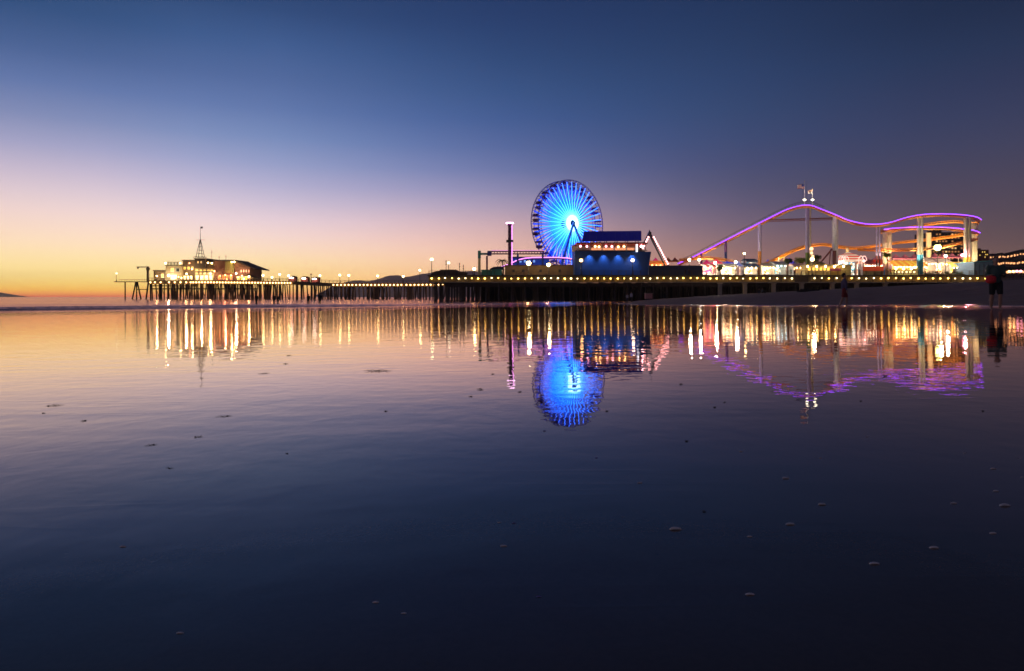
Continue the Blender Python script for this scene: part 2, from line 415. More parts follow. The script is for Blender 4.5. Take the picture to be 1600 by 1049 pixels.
# far hills
def hills(name, D, pts, m, depth, rough=.3):
    # ridge line given as (px, py); built as a real ridge with slopes to front and back
    vs = []; xs = []
    a, b = pts[0][0], pts[-1][0]; k = 60
    for i in range(k+1):
        px = lerp(a, b, i/k); py = interp(pts, px)+rough*mnoise.noise(Vector((px*.13, D, 0)))
        top = P(px, min(py, HZ+.0), D)
        vs += [(top.x, D-depth, -3), (top.x, D-depth*.4, top.z*.55), (top.x, D, top.z), (top.x, D+depth, -3)]
    fs = [(i*4+j, i*4+4+j, i*4+5+j, i*4+1+j) for i in range(k) for j in range(3)]
    me = bpy.data.meshes.new(name); me.from_pydata(vs, [], fs); me.materials.append(m); me.update()
    o = bpy.data.objects.new(name, me); COL.objects.link(o); o['kind'] = 'structure'; return o
HILL = mat('hazy_hill', (.85, .42, .28), .95, scale=.002)  # distance haze put into the lightened hill colour, headland too
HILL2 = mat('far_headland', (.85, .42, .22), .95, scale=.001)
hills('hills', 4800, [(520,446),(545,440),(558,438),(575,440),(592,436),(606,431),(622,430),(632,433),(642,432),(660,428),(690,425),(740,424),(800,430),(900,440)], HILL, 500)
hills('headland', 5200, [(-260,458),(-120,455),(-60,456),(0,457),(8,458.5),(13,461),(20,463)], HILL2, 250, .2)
RH = mat('dusk_hillside', (.12, .07, .06), .95, scale=.01)
hills('hillside', 900, [(1500,436),(1530,412),(1560,400),(1590,391),(1640,384),(1720,380),(1900,390),(2200,420)], RH, 350, .8)

# evening haze over the bay
b = bpy.data.meshes.new('haze'); bm = bmesh.new(); bmesh.ops.create_cube(bm, size=1); bm.to_mesh(b); bm.free()
hz = bpy.data.objects.new('haze', b); COL.objects.link(hz); hz['kind'] = 'stuff'; hz.scale = (18000, 5700, 200); hz.location = (0, 2750, 94)
hm = bpy.data.materials.new('haze'); hm.use_nodes = True; hn = hm.node_tree; hn.nodes.clear()
pv = hn.nodes.new('ShaderNodeVolumePrincipled'); pv.inputs['Density'].default_value = HAZE; pv.inputs['Color'].default_value = (.95, .85, .8, 1); pv.inputs['Anisotropy'].default_value = .7
ho_ = hn.nodes.new('ShaderNodeOutputMaterial'); hn.links.new(pv.outputs[0], ho_.inputs['Volume']); b.materials.append(hm)

# ------------------------------------------------------------------ main amusement pier
DZ = ZZ(430, 178)
pier = thing('pier', 'long timber amusement pier on dark piles with a row of warm lamps along its edge', 'pier', (50, 178, 0))
x0, x1 = XX(670, 178), XX(1543, 178)
b = MB(); b.box(x0-.3, x1, 177.4, 246, DZ-.28, DZ, WOOD)
for i in range(int((x1-x0)/2.4)):
    b.box(x0+i*2.4, x0+i*2.4+.25, 177.3, 177.42, DZ-.5, DZ-.05, WOOD)
b.build('deck', pier)
b = MB(); z = DZ-.28
for i in range(3): b.box(x0, x1, 177.95+.02*i, 178.2, z-.52*(i+1)+.04, z-.52*i, FASCIA)
k = x0
while k < x1: b.box(k, k+.22, 177.8, 178.3, z-1.5, z, WOOD); k += 3.4
b.box(x0, x0+.25, 178.2, 245, z-1.5, z, FASCIA)
b.build('fascia', pier)
b = MB(); b.box(x0+1, x1, 177.3, 178.1, z-1.72, z-1.54, LEDGE); b.build('ledge', pier)
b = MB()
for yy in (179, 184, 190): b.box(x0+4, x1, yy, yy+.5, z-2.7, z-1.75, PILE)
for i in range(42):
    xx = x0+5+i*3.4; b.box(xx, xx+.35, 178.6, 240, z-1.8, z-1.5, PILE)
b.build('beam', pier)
# railing
b = MB()
b.tube((x0, 177.7, DZ+1.05), (x1, 177.7, DZ+1.05), .05, WOOD); b.tube((x0, 177.7, DZ+.6), (x1, 177.7, DZ+.6), .03, WOOD); b.tube((x0, 177.7, DZ+.3), (x1, 177.7, DZ+.3), .03, WOOD)
k = x0
while k < x1: b.box(k, k+.12, 177.64, 177.76, DZ, DZ+1.1, WOOD); k += 1.9
b.build('railing', pier)
# piles: front rows as parts, the rest one mesh
def pilemesh(m=PILE):
    q = MB(); q.lathe((0, 0, 0), [(.24, -5), (.22, 0), (.2, z-1.7)], m, 8); return q.build('pile', local=True)
pm = pilemesh(); first = True
for i in range(43):
    xx = x0+1.5+i*3.37
    o = pm if first else pm.copy()
    if not first: COL.objects.link(o)
    first = False; o.parent = pier
    o.location = Vector((xx, 178.8, 0))-wl(pier); o.rotation_euler = (random.uniform(-.01, .01), (.09 if i < 4 and i % 2 else 0)+random.uniform(-.012, .012), 0)
b = MB()
for r_ in range(1, 12):
    for i in range(43):
        xx = x0+1.5+i*3.37+random.uniform(-.5, .5); yy = 178.8+r_*5
        if r_ in (1, 4) and random.random() < .3:
            b.tube((xx+1.3, yy, -4), (xx, yy, z-1.8), .16, PILE, n=5)
        b.tube((xx, yy, -5), (xx, yy, z-1.8), .22, PILE, n=5)
o = b.build('inner_piles', pier); o['kind'] = 'stuff'
for i in range(1, 42, 2):
    b = MB(); xx = x0+1.5+i*3.37; b.tube((xx, 179, z-2), (xx+3.37, 179, 1.2), .09, PILE, n=4); b.build('cross_brace', pier)
# back wall of the rooms built under the deck
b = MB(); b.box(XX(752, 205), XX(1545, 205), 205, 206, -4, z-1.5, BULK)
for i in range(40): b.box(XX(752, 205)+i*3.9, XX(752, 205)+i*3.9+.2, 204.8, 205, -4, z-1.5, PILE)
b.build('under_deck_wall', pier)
# right-hand lower apron with pale columns
b = MB(); b.box(XX(1155, 176), x1+.2, 175.4, 177.2, ZZ(442.2, 176), ZZ(441, 176), LEDGE); b.build('lower_ledge', pier)
for px in (1126, 1165, 1210, 1254, 1302, 1340, 1385):
    xx = XX(px, 176); q = MB(); q.box(xx-.42, xx+.42, 176.2, 177, -2, ZZ(442.3, 176), CREAM if px > 1130 else CONC); q.box(xx-.6, xx+.6, 176.0, 177.1, ZZ(443.6, 176), ZZ(442.3, 176)-.01, CREAM); q.build('column', pier)
# deck edge lamps
lm = MB(); lm.lathe((0, 0, 0), [(.05, .42), (.07, .30), (.26, .16), (.27, .12)], DARK, 8); lm.ball((0, 0, 0), .19, LAMPW, 8, 6); lm.tube((0, .45, .40), (0, 0, .42), .03, DARK, n=4)
lo = lm.build('deck_lamp', local=True); first = True
PALE = lo.copy(); PALE.data = lo.data.copy(); PALE.data.materials[1] = E('pale_warm_bulb', (1, .74, .34), 8)
zl = ZZ(435, 177.4)
px = 675.0
while px < 1541:
    if not (1246 < px < 1262):
        o = lo if first else (PALE if random.random() < .3 else lo).copy()
        if not first: COL.objects.link(o)
        first = False; o.parent = pier
        o.location = Vector((XX(px+random.uniform(-.5, .5), 177.4), 177.4, zl+random.uniform(-.08, .08)))-wl(pier); o.scale = [random.choice((1, 1.05, .95, .8, 1.15, 1))]*3
    px += 10.35 if px < 1200 else 11.6

# ------------------------------------------------------------------ long walkway pier to the left with the end buildings
FP = 300.0
walk = thing('walkway_pier', 'distant timber pier running left from the amusement pier to lamp-lit buildings at its end', 'pier', (XX(450, FP), FP, 0))
TOP = [(233, 438.5), (330, 438.5), (455, 439.5), (520, 442.5), (640, 442.5), (770, 441.5)]
def topz(px): return ZZ(interp(TOP, px), FP)
b = MB(); b2 = MB(); b3 = MB()
pxs = [233+i*6 for i in range(90)]
for a, c in zip(pxs, pxs[1:]):
    za, zc = topz(a), topz(c); xa, xc = XX(a, FP), XX(c, FP)
    w = 26 if a < 405 else 12
    vs = [(xa, FP-1, za-.45), (xc, FP-1, zc-.45), (xc, FP+w, zc-.45), (xa, FP+w, za-.45), (xa, FP-1, za), (xc, FP-1, zc), (xc, FP+w, zc), (xa, FP+w, za)]
    b.add(vs, [(0,1,5,4),(4,5,6,7),(3,2,1,0),(2,3,7,6)]+([(0,4,7,3)] if a == pxs[0] else [])+([(1,2,6,5)] if c == pxs[-1] else []), WOOD)
    b2.box(xa, xc, FP-.7, FP-.3, za-1.6, za-.5, FASCIA)
    b3.tube((xa, FP-.8, za+1.1), (xc, FP-.8, zc+1.1), .07, WOOD, n=4); b3.tube((xa, FP-.8, za+.6), (xc, FP-.8, zc+.6), .05, WOOD, n=4); b3.box(xa, xa+.14, FP-.9, FP-.75, za, za+1.1, WOOD)
b.build('deck', walk); b2.build('fascia', walk); b3.build('railing', walk)
WP = mat('amber_glow_pile_timber', (.20, .115, .06), .8)  # amber haze and glow under the deck put into the pile colour
q = MB(); q.tube((0, 0, -5), (0, 0, 0), .3, WP, r2=.27, n=6); pm = q.build('pile', local=True); first = True
k = 0; px = 236
while px < 700:
    o = pm if first else pm.copy()
    if not first: COL.objects.link(o)
    first = False; o.parent = walk
    h = topz(px)-.5; o.location = Vector((XX(px, FP), FP+random.uniform(0, 1.5), h))-wl(walk); o.scale = (1, 1, (h+4)/5)
    o.rotation_euler.y = random.choice((0, 0, 0, .05, -.06)); k += 1; px += random.choice((3.5, 5, 6, 7))
b = MB()
for i in range(230):
    px = random.uniform(238, 405) if i < 130 else random.uniform(405, 700)
    yy = FP+random.choice((4, 8, 11) if px > 405 else (4, 8, 13, 18, 24)); xx = XX(px, FP); sk = random.choice((0, 0, 0, 1.2, -1.2))
    b.tube((xx+sk, yy, -5), (xx, yy, topz(px)-.5), .24, WP, n=5)
o = b.build('inner_piles', walk); o['kind'] = 'stuff'
for i in range(20):
    b = MB(); px = 240+i*9; za = topz(px)
    b.tube((XX(px, FP), FP+.6, za-1.2), (XX(px+7, FP), FP+.6, .5), .13, WP, n=4); b.build('cross_brace', walk)
b = MB(); b.box(XX(232, FP), XX(300, FP), FP+1, FP+1.5, ZZ(447.5, FP), ZZ(446, FP), WOOD); b.box(XX(232, FP), XX(400, FP), FP+2, FP+2.5, ZZ(452.5, FP), ZZ(450.5, FP), PILE)
b.build('landing_beam', walk)
lm = MB(); lm.ball((0, 0, 0), .30, STRING, 6, 5); lm.tube((0, 0, .2), (0, .3, .5), .05, DARK, n=4)
lo = lm.build('edge_lamp', local=True); first = True
spots = []
px = 235
while px < 300: spots.append(px); px += random.choice((9, 7, 13))
px = 302
while px < 455: spots.append(px); px += 4.6
px = 521
while px < 632: spots.append(px); px += 5.9
px = 635
while px < 694: spots.append(px); px += 6.3
for px in spots:
    o = lo if first else lo.copy()
    if not first: COL.objects.link(o)
    first = False; o.parent = walk; o.location = Vector((XX(px, FP-1.4), FP-1.4, topz(px)-.85))-wl(walk)
# boat landing catwalk, trestle, hoist
cw = thing('catwalk', 'thin fishing catwalk sticking out of the left end of the far pier', 'catwalk', P(178, 465, FP))
b = MB(); b.box(XX(178, FP), XX(233, FP)-.02, FP, FP+3, ZZ(441, FP), ZZ(440, FP), WOOD)
b.build('walkway', cw)
b = MB(); zr = ZZ(437.2, FP); b.tube((XX(186, FP), FP, zr), (XX(233, FP), FP, zr), .07, WOOD, n=4)
for px in range(186, 234, 4): b.tube((XX(px, FP), FP+.1, ZZ(440, FP)), (XX(px, FP), FP+.1, zr), .06, WOOD, n=4)
b.build('railing', cw)
b = MB(); b.tube((XX(192.5, FP), FP+1.5, -3), (XX(192.5, FP), FP+1.5, ZZ(441, FP)), .3, PILE); b.build('pile', cw)
for s_ in (-1, 0, 1):
    b = MB(); b.tube((XX(210.5+7.5*s_, FP), FP+1.5, -1.5), (XX(210.5+1.2*s_, FP), FP+1.5, ZZ(441, FP)), .3, PILE); b.build('trestle_leg', cw)
for s_ in (0, 1):
    b = MB(); b.tube((XX(225+8*s_, FP), FP+1.5, -1.5), (XX(229+3*s_, FP), FP+1.5, ZZ(441, FP)), .35, PILE); b.build('trestle_leg', cw)
b = MB(); b.box(XX(211, FP), XX(229, FP), FP+1.4, FP+1.7, ZZ(453, FP), ZZ(451.8, FP), PILE); b.build('tie_beam', cw)
ho = thing('hoist', 'inverted L shaped hoist at the left end of the far pier', 'hoist', P(229, 440, FP))
b = MB(); b.box(XX(227.8, FP), XX(230.6, FP), FP+.6, FP+1.4, ZZ(440, FP), ZZ(416.5, FP), WOOD); b.box(XX(227.2, FP), XX(231.6, FP), FP+.4, FP+1.6, ZZ(422, FP), ZZ(419, FP), WOOD); b.build('post', ho)
b = MB(); b.box(XX(212, FP), XX(227.75, FP), FP+.7, FP+1.3, ZZ(418, FP), ZZ(416.6, FP), WOOD); b.build('arm', ho)
b = MB(); b.tube((XX(213.6, FP), FP+1, ZZ(420.2, FP)), (XX(213.6, FP), FP+1, ZZ(418, FP)), .35, WOOD); b.build('pulley', ho)

# end buildings
def block(root, px0, px1, py0, py1, D, dep, m, part='wall', roofm=None, over=.3):
    b = MB(); b.box(XX(px0, D), XX(px1, D), D, D+dep, ZZ(py1, D), ZZ(py0, D), m); o = b.build(part, root)
    if roofm:
        b = MB(); b.box(XX(px0, D)-over, XX(px1, D)+over, D-over, D+dep+over, ZZ(py0, D)+.003, ZZ(py0, D)+.35, roofm); b.build('roof', root)
    return o
def window(root, px0, px1, py0, py1, D, m, fr=WHITE):
    b = MB(); a, c, z0, z1 = XX(px0, D), XX(px1, D), ZZ(py1, D), ZZ(py0, D)
    for q_ in ((a, c, z1-.1, z1), (a, c, z0, z0+.1)): b.box(q_[0], q_[1], D-.14, D-.004, q_[2], q_[3], fr)
    b.box(a, a+.1, D-.13, D-.004, z0+.1, z1-.1, fr); b.box(c-.1, c, D-.13, D-.004, z0+.1, z1-.1, fr)
    o = b.build('window', root)
    b = MB(); b.box(a+.1, c-.1, D-.08, D-.006, z0+.1, z1-.1, m); b.build('pane', o); return o
def bulb(root, px, py, D, m, r=.4, name='wall_lamp'):
    if D > 250: r *= .62
    b = MB(); p = P(px, py, D); b.ball(p, r, m, 8, 6); b.tube(p+Vector((0, 0, r*.8)), p+Vector((0, .5, r+.25)), .06, DARK, n=4); return b.build(name, root)
DB = FP+2
TAN = mat('tan_stucco', (.38, .26, .14), .8)
zb = topz(300)
bs = thing('storage_shed', 'low flat brown shed at the left of the pier end buildings', 'shed', (XX(249, DB), DB, zb))
block(bs, 240, 258.6, 423.5, 438.5, DB, 9, BROWN, roofm=DBROWN); window(bs, 252, 256, 428, 434, DB, GLOWY); b = MB(); b.box(XX(243, DB), XX(246, DB), DB-.08, DB-.004, zb, ZZ(429, DB), DBROWN); b.build('door', bs); bulb(bs, 245, 431.5, DB-1, LAMPY, .42)
bt = thing('boxy_restaurant', 'square tan two-storey building with a railed roof and very bright white floodlight', 'building', (XX(272, DB), DB, zb))
block(bt, 259, 285, 415.5, 438.5, DB, 12, TAN, roofm=DBROWN)
b = MB()
for py in (409.5, 412.2): b.box(XX(261, DB), XX(282, DB), DB, DB+.3, ZZ(py+.9, DB), ZZ(py, DB), DBROWN)
for px in (261.3, 266, 271, 276, 281.3): b.box(XX(px, DB), XX(px, DB)+.2, DB+.35, DB+.6, ZZ(415, DB), ZZ(409.5, DB), DBROWN)
b.build('roof_railing', bt)
bulb(bt, 263.5, 430.5, DB-1.4, FLOOD, .75, 'floodlight'); bulb(bt, 258.6, 411.5, DB-.8, LAMPY, .55); bulb(bt, 281.5, 411.5, DB-.8, LAMPY, .5); bulb(bt, 279, 433, DB-1, LAMPG, .35)
window(bt, 267, 272, 419, 425, DB, GLOWY); window(bt, 275, 281, 419, 425, DB, WIND); window(bt, 267, 276, 430, 437, DB, GLOWW)
bc = thing('tower_restaurant', 'stepped brown building with yellow lit windows under the pointed mast', 'building', (XX(305, DB+1), DB+1, zb))
block(bc, 285.3, 304, 407.5, 438.5, DB+1, 14, BROWN, roofm=DBROWN); block(bc, 304.1, 321, 405, 419, DB-1, 15, DBROWN, part='tower', roofm=DBROWN)
block(bc, 304.2, 334, 419.2, 438.5, DB, 13, TAN, part='lower_wall')
block(bc, 321.2, 334.5, 410.5, 419, DB+1, 12, BROWN, part='upper_wall', roofm=DBROWN)
for px in (287, 293, 299): window(bc, px, px+3.5, 417, 421.5, DB+1, GLOWY)
for px in (287, 292, 297): window(bc, px, px+3.8, 431, 437, DB+1, GLOWW)
for px in (306, 312, 318, 324, 329): window(bc, px, px+4, 421.4, 424, DB, GLOWY)
for px in (306, 313, 320, 327): window(bc, px, px+5, 430.5, 437.5, DB, GLOWW)
for px in (306, 312, 318, 325): window(bc, px, px+3.6, 426, 429, DB, WIN)
for px in (308, 313): window(bc, px, px+3, 408, 412, DB-1, WIN, DBROWN)
b = MB()
for i in range(9): b.box(XX(304, DB-2.3), XX(334, DB-2.3), DB-2.3+i*.0, DB-.05, ZZ(425.4, DB-2.3), ZZ(424.8, DB-2.3), DBROWN) if i == 0 else None
b.build('awning', bc)
for px, py, m_, r_ in ((296, 411.5, LAMPR, .45), (291.5, 428, LAMPY, .5), (300, 421, LAMPY, .35), (325, 411, LAMPY, .5), (331, 411.5, LAMPY, .5), (329, 428, LAMPY, .5), (315, 434, LAMPY, .35), (283.5, 434.5, LAMPY, .4)): bulb(bc, px, py, DB-1.6, m_, r_)
ma = thing('lattice_mast', 'tall pointed lattice mast with small flag on the pier end tower', 'mast', P(312.5, 403.5, DB+2))
b = MB(); zp = ZZ(403.5, DB+2)
b.box(XX(304.5, DB+2), XX(320, DB+2), DB+.5, DB+4.2, zp-.004+.36, zp+.55, DBROWN); b.build('platform', ma)
b = MB(); zr = ZZ(401.8, DB+2)
for yy in (DB+.6, DB+4): b.tube((XX(304.5, DB+2), yy, zr), (XX(320, DB+2), yy, zr), .07, DBROWN, n=4)
for px in (304.8, 308, 312.5, 317, 319.8): b.tube((XX(px, DB+2), DB+.6, zp), (XX(px, DB+2), DB+.6, zr), .06, DBROWN, n=4)
b.build('railing', ma)
for sx in (-1, 1):
    for sy_ in (-1, 1):
        b = MB(); b.tube((XX(312.5, DB+2)+sx*1.35, DB+2.3+sy_*1.2, zp+.5), (XX(312.5, DB+2)+sx*.12, DB+2.3+sy_*.1, ZZ(375, DB+2)), .13, DBROWN, n=5); b.build('leg', ma)
b = MB()
for t_ in (.2, .4, .6, .8):
    zz = lerp(zp+.5, ZZ(375, DB+2), t_); h_ = lerp(1.35, .12, t_)
    for y_ in (-1, 1): b.tube((XX(312.5, DB+2)-h_, DB+2.3+y_*h_*.9, zz), (XX(312.5, DB+2)+h_, DB+2.3+y_*h_*.9, zz), .06, DBROWN, n=4)
b.build('lattice', ma)
b = MB(); b.tube((XX(312.5, DB+2), DB+2.3, ZZ(376, DB+2)), (XX(312.5, DB+2), DB+2.3, ZZ(354.5, DB+2)), .15, DBROWN, r2=.06); b.build('pole', ma)
b = MB(); b.tube((XX(305, DB+2), DB+2.3, ZZ(375, DB+2)), (XX(320, DB+2), DB+2.3, ZZ(375, DB+2)), .05, DBROWN, n=4); b.build('crossarm', ma)
def flagmesh(w, h, m, rows=None):
    b = MB(); nx = 8; cols = rows or [m]
    nr = len(cols)
    for r_ in range(nr):
        vs = []
        for i in range(nx+1):
            for zz in (h-h*r_/nr, h-h*(r_+1)/nr): vs.append((-w*i/nx, .12*w*math.sin(i*1.1), zz-.06*w*i/nx))
        o_ = len(vs)
        vs += [(v[0], v[1]+.03, v[2]) for v in vs]
        fs = [(2*i, 2*i+1, 2*i+3, 2*i+2) for i in range(nx)]+[(o_+2*i, o_+2*i+2, o_+2*i+3, o_+2*i+1) for i in range(nx)]
        fs += [(0, o_, o_+1, 1), (2*nx, 2*nx+1, o_+2*nx+1, o_+2*nx)]
        for i in range(nx): fs += [(2*i, 2*i+2, o_+2*i+2, o_+2*i), (2*i+1, o_+2*i+1, o_+2*i+3, 2*i+3)]
        b.add(vs, fs, cols[r_])
    return b
fb = flagmesh(1.0, .8, DBROWN); o = fb.build('pennant', local=True); o.parent = ma; o.location = Vector((XX(312.5, DB+2)+1.1, DB+2.3, ZZ(357, DB+2)))-wl(ma)
bd = thing('gabled_restaurant', 'dark brown restaurant with a long sloping roof and red lit windows on the far pier', 'building', (XX(365, DB), DB, zb))
block(bd, 335, 367.5, 407.5, 438.5, DB, 15, mat('reddish_brown_boards', (.20, .08, .05), .8), roofm=DBROWN)
b = MB(); b.prism([(XX(367.7, DB), zb), (XX(391, DB), zb), (XX(391, DB), ZZ(416.2, DB)), (XX(367.7, DB), ZZ(409.6, DB))], DB, DB+14, MATS['reddish_brown_boards']); b.build('wing_wall', bd)
b = MB(); b.prism([(XX(365, DB), ZZ(408.6, DB)), (XX(402, DB), ZZ(421.5, DB)), (XX(402, DB), ZZ(420, DB)), (XX(368, DB), ZZ(407, DB))], DB-1.2, DB+15, DBROWN); b.build('roof', bd)
b = MB(); b.prism([(XX(388, DB), ZZ(431, DB)), (XX(400, DB), ZZ(436.5, DB)), (XX(400, DB), ZZ(435.4, DB)), (XX(388, DB), ZZ(429.8, DB))], DB-1.5, DB+6, DBROWN); b.build('porch_roof', bd)
for px in (377, 381, 385, 389): window(bd, px-1.3, px+1.1, 421.5, 426, DB, E('red_lit_window', (1, .35, .2), 2), DBROWN)
for px in (341, 347, 353, 359): window(bd, px, px+4, 430, 437, DB, GLOWO)
for px in (370, 376, 382): window(bd, px, px+4.5, 432, 437.6, DB, GLOWY)
b = MB(); b.box(XX(354, DB), XX(366, DB), DB-1.6, DB-.004, ZZ(427, DB), ZZ(409, DB), mat('olive_boards', (.24, .2, .06), .8)); b.build('stair_tower', bd)
for px, py, m_, r_ in ((366, 409.5, LAMPY, .55), (362, 409.5, LAMPY, .4), (335, 424, LAMPR, .6), (369, 427.5, FLOOD, .5), (352, 430, LAMPR, .5), (361, 430.5, LAMPO, .45), (354.5, 436.5, LAMPR, .45), (378, 431, LAMPO, .4), (389, 432.5, LAMPY, .6), (381, 436, LAMPY, .5), (344, 431, LAMPR, .35), (372, 433.5, LAMPO, .4)): bulb(bd, px, py, DB-2.4, m_, r_)
for px, py, w_, c_ in ((263.5, 430.5, 2500, (1, .9, .6)), (291, 428, 1200, (1, .75, .35)), (300, 420, 700, (1, .75, .35)), (329, 428, 1500, (1, .8, .4)), (315, 433, 900, (1, .8, .4)), (369, 427, 1400, (1, .8, .5)), (352, 431, 900, (1, .4, .2)), (389, 433, 900, (1, .7, .3)), (362, 410, 500, (1, .7, .3)), (245, 431, 700, (1, .75, .35))): point(P(px, py, DB-3.2), w_*.7, c_, .4)
# roof mast antennas
for k_, (px, h_, lb) in enumerate(((326, 6, 'thin whip antenna rising beside the lattice mast'), (348.5, 2.6, 'short antenna on the flat brown restaurant roof'), (338, 2.2, 'stub chimney antenna on the left edge of the brown restaurant'))):
    b = MB(); zz = ZZ(407.5 if px > 335 else 410.5, DB)+.3; b.tube((XX(px, DB), DB+3, zz), (XX(px, DB), DB+3, zz+h_*.9), .07, DBROWN, n=5); b.tube((XX(px, DB)-.5, DB+3, zz+h_*.7), (XX(px, DB)+.5, DB+3, zz+h_*.7), .05, DBROWN, n=4)
    tag(b.build('antenna', origin=(XX(px, DB), DB+3, zz)), lb, 'antenna')

# street lamps -----------------------------------------------------
def lamp_post(px, py, D, base, gm, r, label, arm=True, pm=DARK, group='lamp posts along the piers', power=0, lc=(1, .75, .4)):
    x, zt = XX(px, D), ZZ(py, D)
    t = thing('lamp_post', label, 'lamp post', (x, D, base), group)
    b = MB(); b.tube((x, D, base), (x, D, zt-.1), .11, pm, r2=.07); b.lathe((x, D, base), [(.25, 0), (.25, .3), (.12, .5)], pm, 8); b.lathe((x, D, zt-r-.15), [(.06, 0), (r*.7, .1), (r*.55, .2)], pm, 8)
    b.build('pole', t)
    b = MB(); b.ball((x, D, zt), r, gm, 10, 8); b.build('globe', t)
    b = MB(); b.lathe((x, D, zt+r*.8), [(r*.7, 0), (r*.4, .12), (.02, .3)], pm, 8); b.build('cap', t)
    if power: point((x, D-r-.3, zt), power, lc, .35)
    return t
GW = 'lamp posts on the far walkway'
names = ['first', 'second', 'third', 'fourth', 'fifth', 'sixth', 'seventh', 'eighth', 'ninth', 'tenth', 'eleventh']
wp = [(411, 430.5), (425, 433.5), (437, 429), (451, 431), (500, 431), (531, 430), (545, 430.5), (590, 431.5), (630, 432), (656, 422.5)]
for i, (px, py) in enumerate(wp):
    lamp_post(px, py, FP+1, topz(px), LAMPY, .42, 'slim lamp post on the far walkway, %s from the end restaurant' % names[i] if i < 9 else 'taller slim lamp post where the far walkway meets the amusement pier', group=GW)
lamp_post(182, 427.5, FP+1.5, ZZ(440, FP), E('pale_globe', (1,.85,.5), 3), .4, 'lone lamp post on the tip of the left catwalk')
for i, (px, nm) in enumerate(((456, 'left'), (475.5, 'middle'), (492, 'right'))):
    D = FP+2; t = thing('kiosk', 'small round-roofed booth with white roof light, the %s one of three on the far walkway' % nm, 'kiosk', (XX(px, D), D, topz(px)), 'round-roofed booths on the far walkway')
    zt = topz(px); b = MB(); b.box(XX(px, D)-1.6, XX(px, D)+1.6, D, D+3, zt, zt+1.6, mat('kiosk_red', (.3, .06, .05), .7)); b.build('wall', t)
    b = MB(); b.lathe((XX(px, D), D+1.5, zt+1.603), [(2.2, 0), (1.9, .5), (1, .8), (.1, .9)], DBROWN, 10); b.build('roof', t)
    b = MB(); b.ball((XX(px, D), D-.9, zt+1.45), .55, E('booth_light', (1, .8, .6), 12), 8, 6, (1.8, 1, .6)); b.build('light', t)
b = MB(); D = FP+2
b.tube((XX(486, D), D, topz(486)), (XX(486, D), D, ZZ(428, D)), .14, DARK); b.tube((XX(484.6, D), D, ZZ(429.5, D)), (XX(487.4, D), D, ZZ(429.5, D)), .1, DARK); b.box(XX(485, D), XX(487, D), D-.3, D+.3, ZZ(428.8, D), ZZ(427.8, D), DARK)
tag(b.build('signal_pole', origin=(XX(486, D), D, topz(486))), 'dark unlit pole with crossarm between two booths on the far walkway', 'pole')

# left tip of the amusement pier
GP = 'lamp posts on the amusement pier'
def on(px, D): return Vector((XX(px, D), D, DZ))
sh = thing('long_low_hut', 'long low dark hut at the left tip of the amusement pier', 'hut', on(700, 188))
b = MB(); b.prism([(XX(676, 188), DZ), (XX(713, 188), DZ), (XX(713, 188), ZZ(423.5, 188)), (XX(690, 188), ZZ(423, 188)), (XX(676, 188), ZZ(426, 188))], 186, 196, DBROWN); b.build('wall', sh)
b = MB(); b.box(XX(689, 188), XX(714, 188), 185.6, 196.4, ZZ(423, 188)+.003, ZZ(422, 188), BROWN); b.build('roof', sh)
b = MB(); b.box(XX(695, 188), XX(697, 188), 185.92, 185.996, DZ, ZZ(425.5, 188), BULK); b.build('door', sh)
sh = thing('small_hut', 'small dark hut right of the long low hut near the pier tip', 'hut', on(722, 186))
b = MB(); b.box(XX(714.5, 186), XX(728, 186), 186, 192, DZ, ZZ(426.5, 186), DBROWN); b.build('wall', sh)
b = MB(); b.prism([(XX(714, 186)-.2, ZZ(426.5, 186)+.003), (XX(728, 186)+.3, ZZ(426.5, 186)+.003), (XX(724, 186), ZZ(424.8, 186)), (XX(718, 186), ZZ(424.8, 186))], 185.7, 192.3, BROWN); b.build('roof', sh)
lamp_post(674.5, 405.5, 181, DZ, E('pale_green_globe', (.95, 1, .55), 6), .42, 'tall lamp post with pale greenish glow at the very tip of the amusement pier', group=GP)
lamp_post(701, 411, 183, DZ, E('faint_globe', (1, .9, .6), 3.5), .38, 'lamp post with faint glow beside the long low hut', group=GP)
for px, py, lb in ((697, 408, 'unlit slim mast left of the faint lamp post'), (718, 412, 'unlit ornate post over the small hut'), (724, 415, 'shorter unlit post right of the ornate post')):
    b = MB(); D = 182; b.tube((XX(px, D), D, DZ), (XX(px, D), D, ZZ(py, D)), .09, DARK, r2=.05); b.tube((XX(px-1.5, D), D, ZZ(py+2, D)), (XX(px+1.5, D), D, ZZ(py+2, D)), .05, DARK, n=4); b.ball((XX(px, D), D, ZZ(py, D)), .16, DARK, 6, 4)
    b.ball((XX(px, D), D, ZZ(py+5, D)), .2, DARK, 6, 4)
    tag(b.build('post', origin=(XX(px, D), D, DZ)), lb, 'post')
lamp_post(741, 420.5, 182, DZ, LAMPY, .38, 'short bright lamp post left of the tall white gate post', group=GP)
lamp_post(826, 411.5, 184, DZ, E('gold_globe', (1, .74, .24), 13), .62, 'lamp post with the biggest golden globe in front of the brown hall', group=GP, power=900)
lamp_post(857, 414, 184, DZ, E('gold_globe', (1, .74, .24), 13), .5, 'lamp post with golden globe at the foot of the ferris wheel', group=GP, power=600)
lamp_post(908, 407, 181, DZ, LAMPO, .45, 'lamp post with amber globe before the left part of the blue wall', group=GP)
lamp_post(988.5, 407, 181, DZ, E('peach_globe', (1, .72, .45), 14), .4, 'lamp post with peach globe before the right part of the blue wall', group=GP)
lamp_post(1163, 396.5, 181, DZ, LAMPY, .3, 'lamp post left of the orange-footed coaster column', group=GP)
lamp_post(1269, 405.5, 181, DZ, E('gold_globe2', (1, .66, .28), 12), .5, 'lamp post with golden globe in front of the cream pavilion', group=GP, power=900)
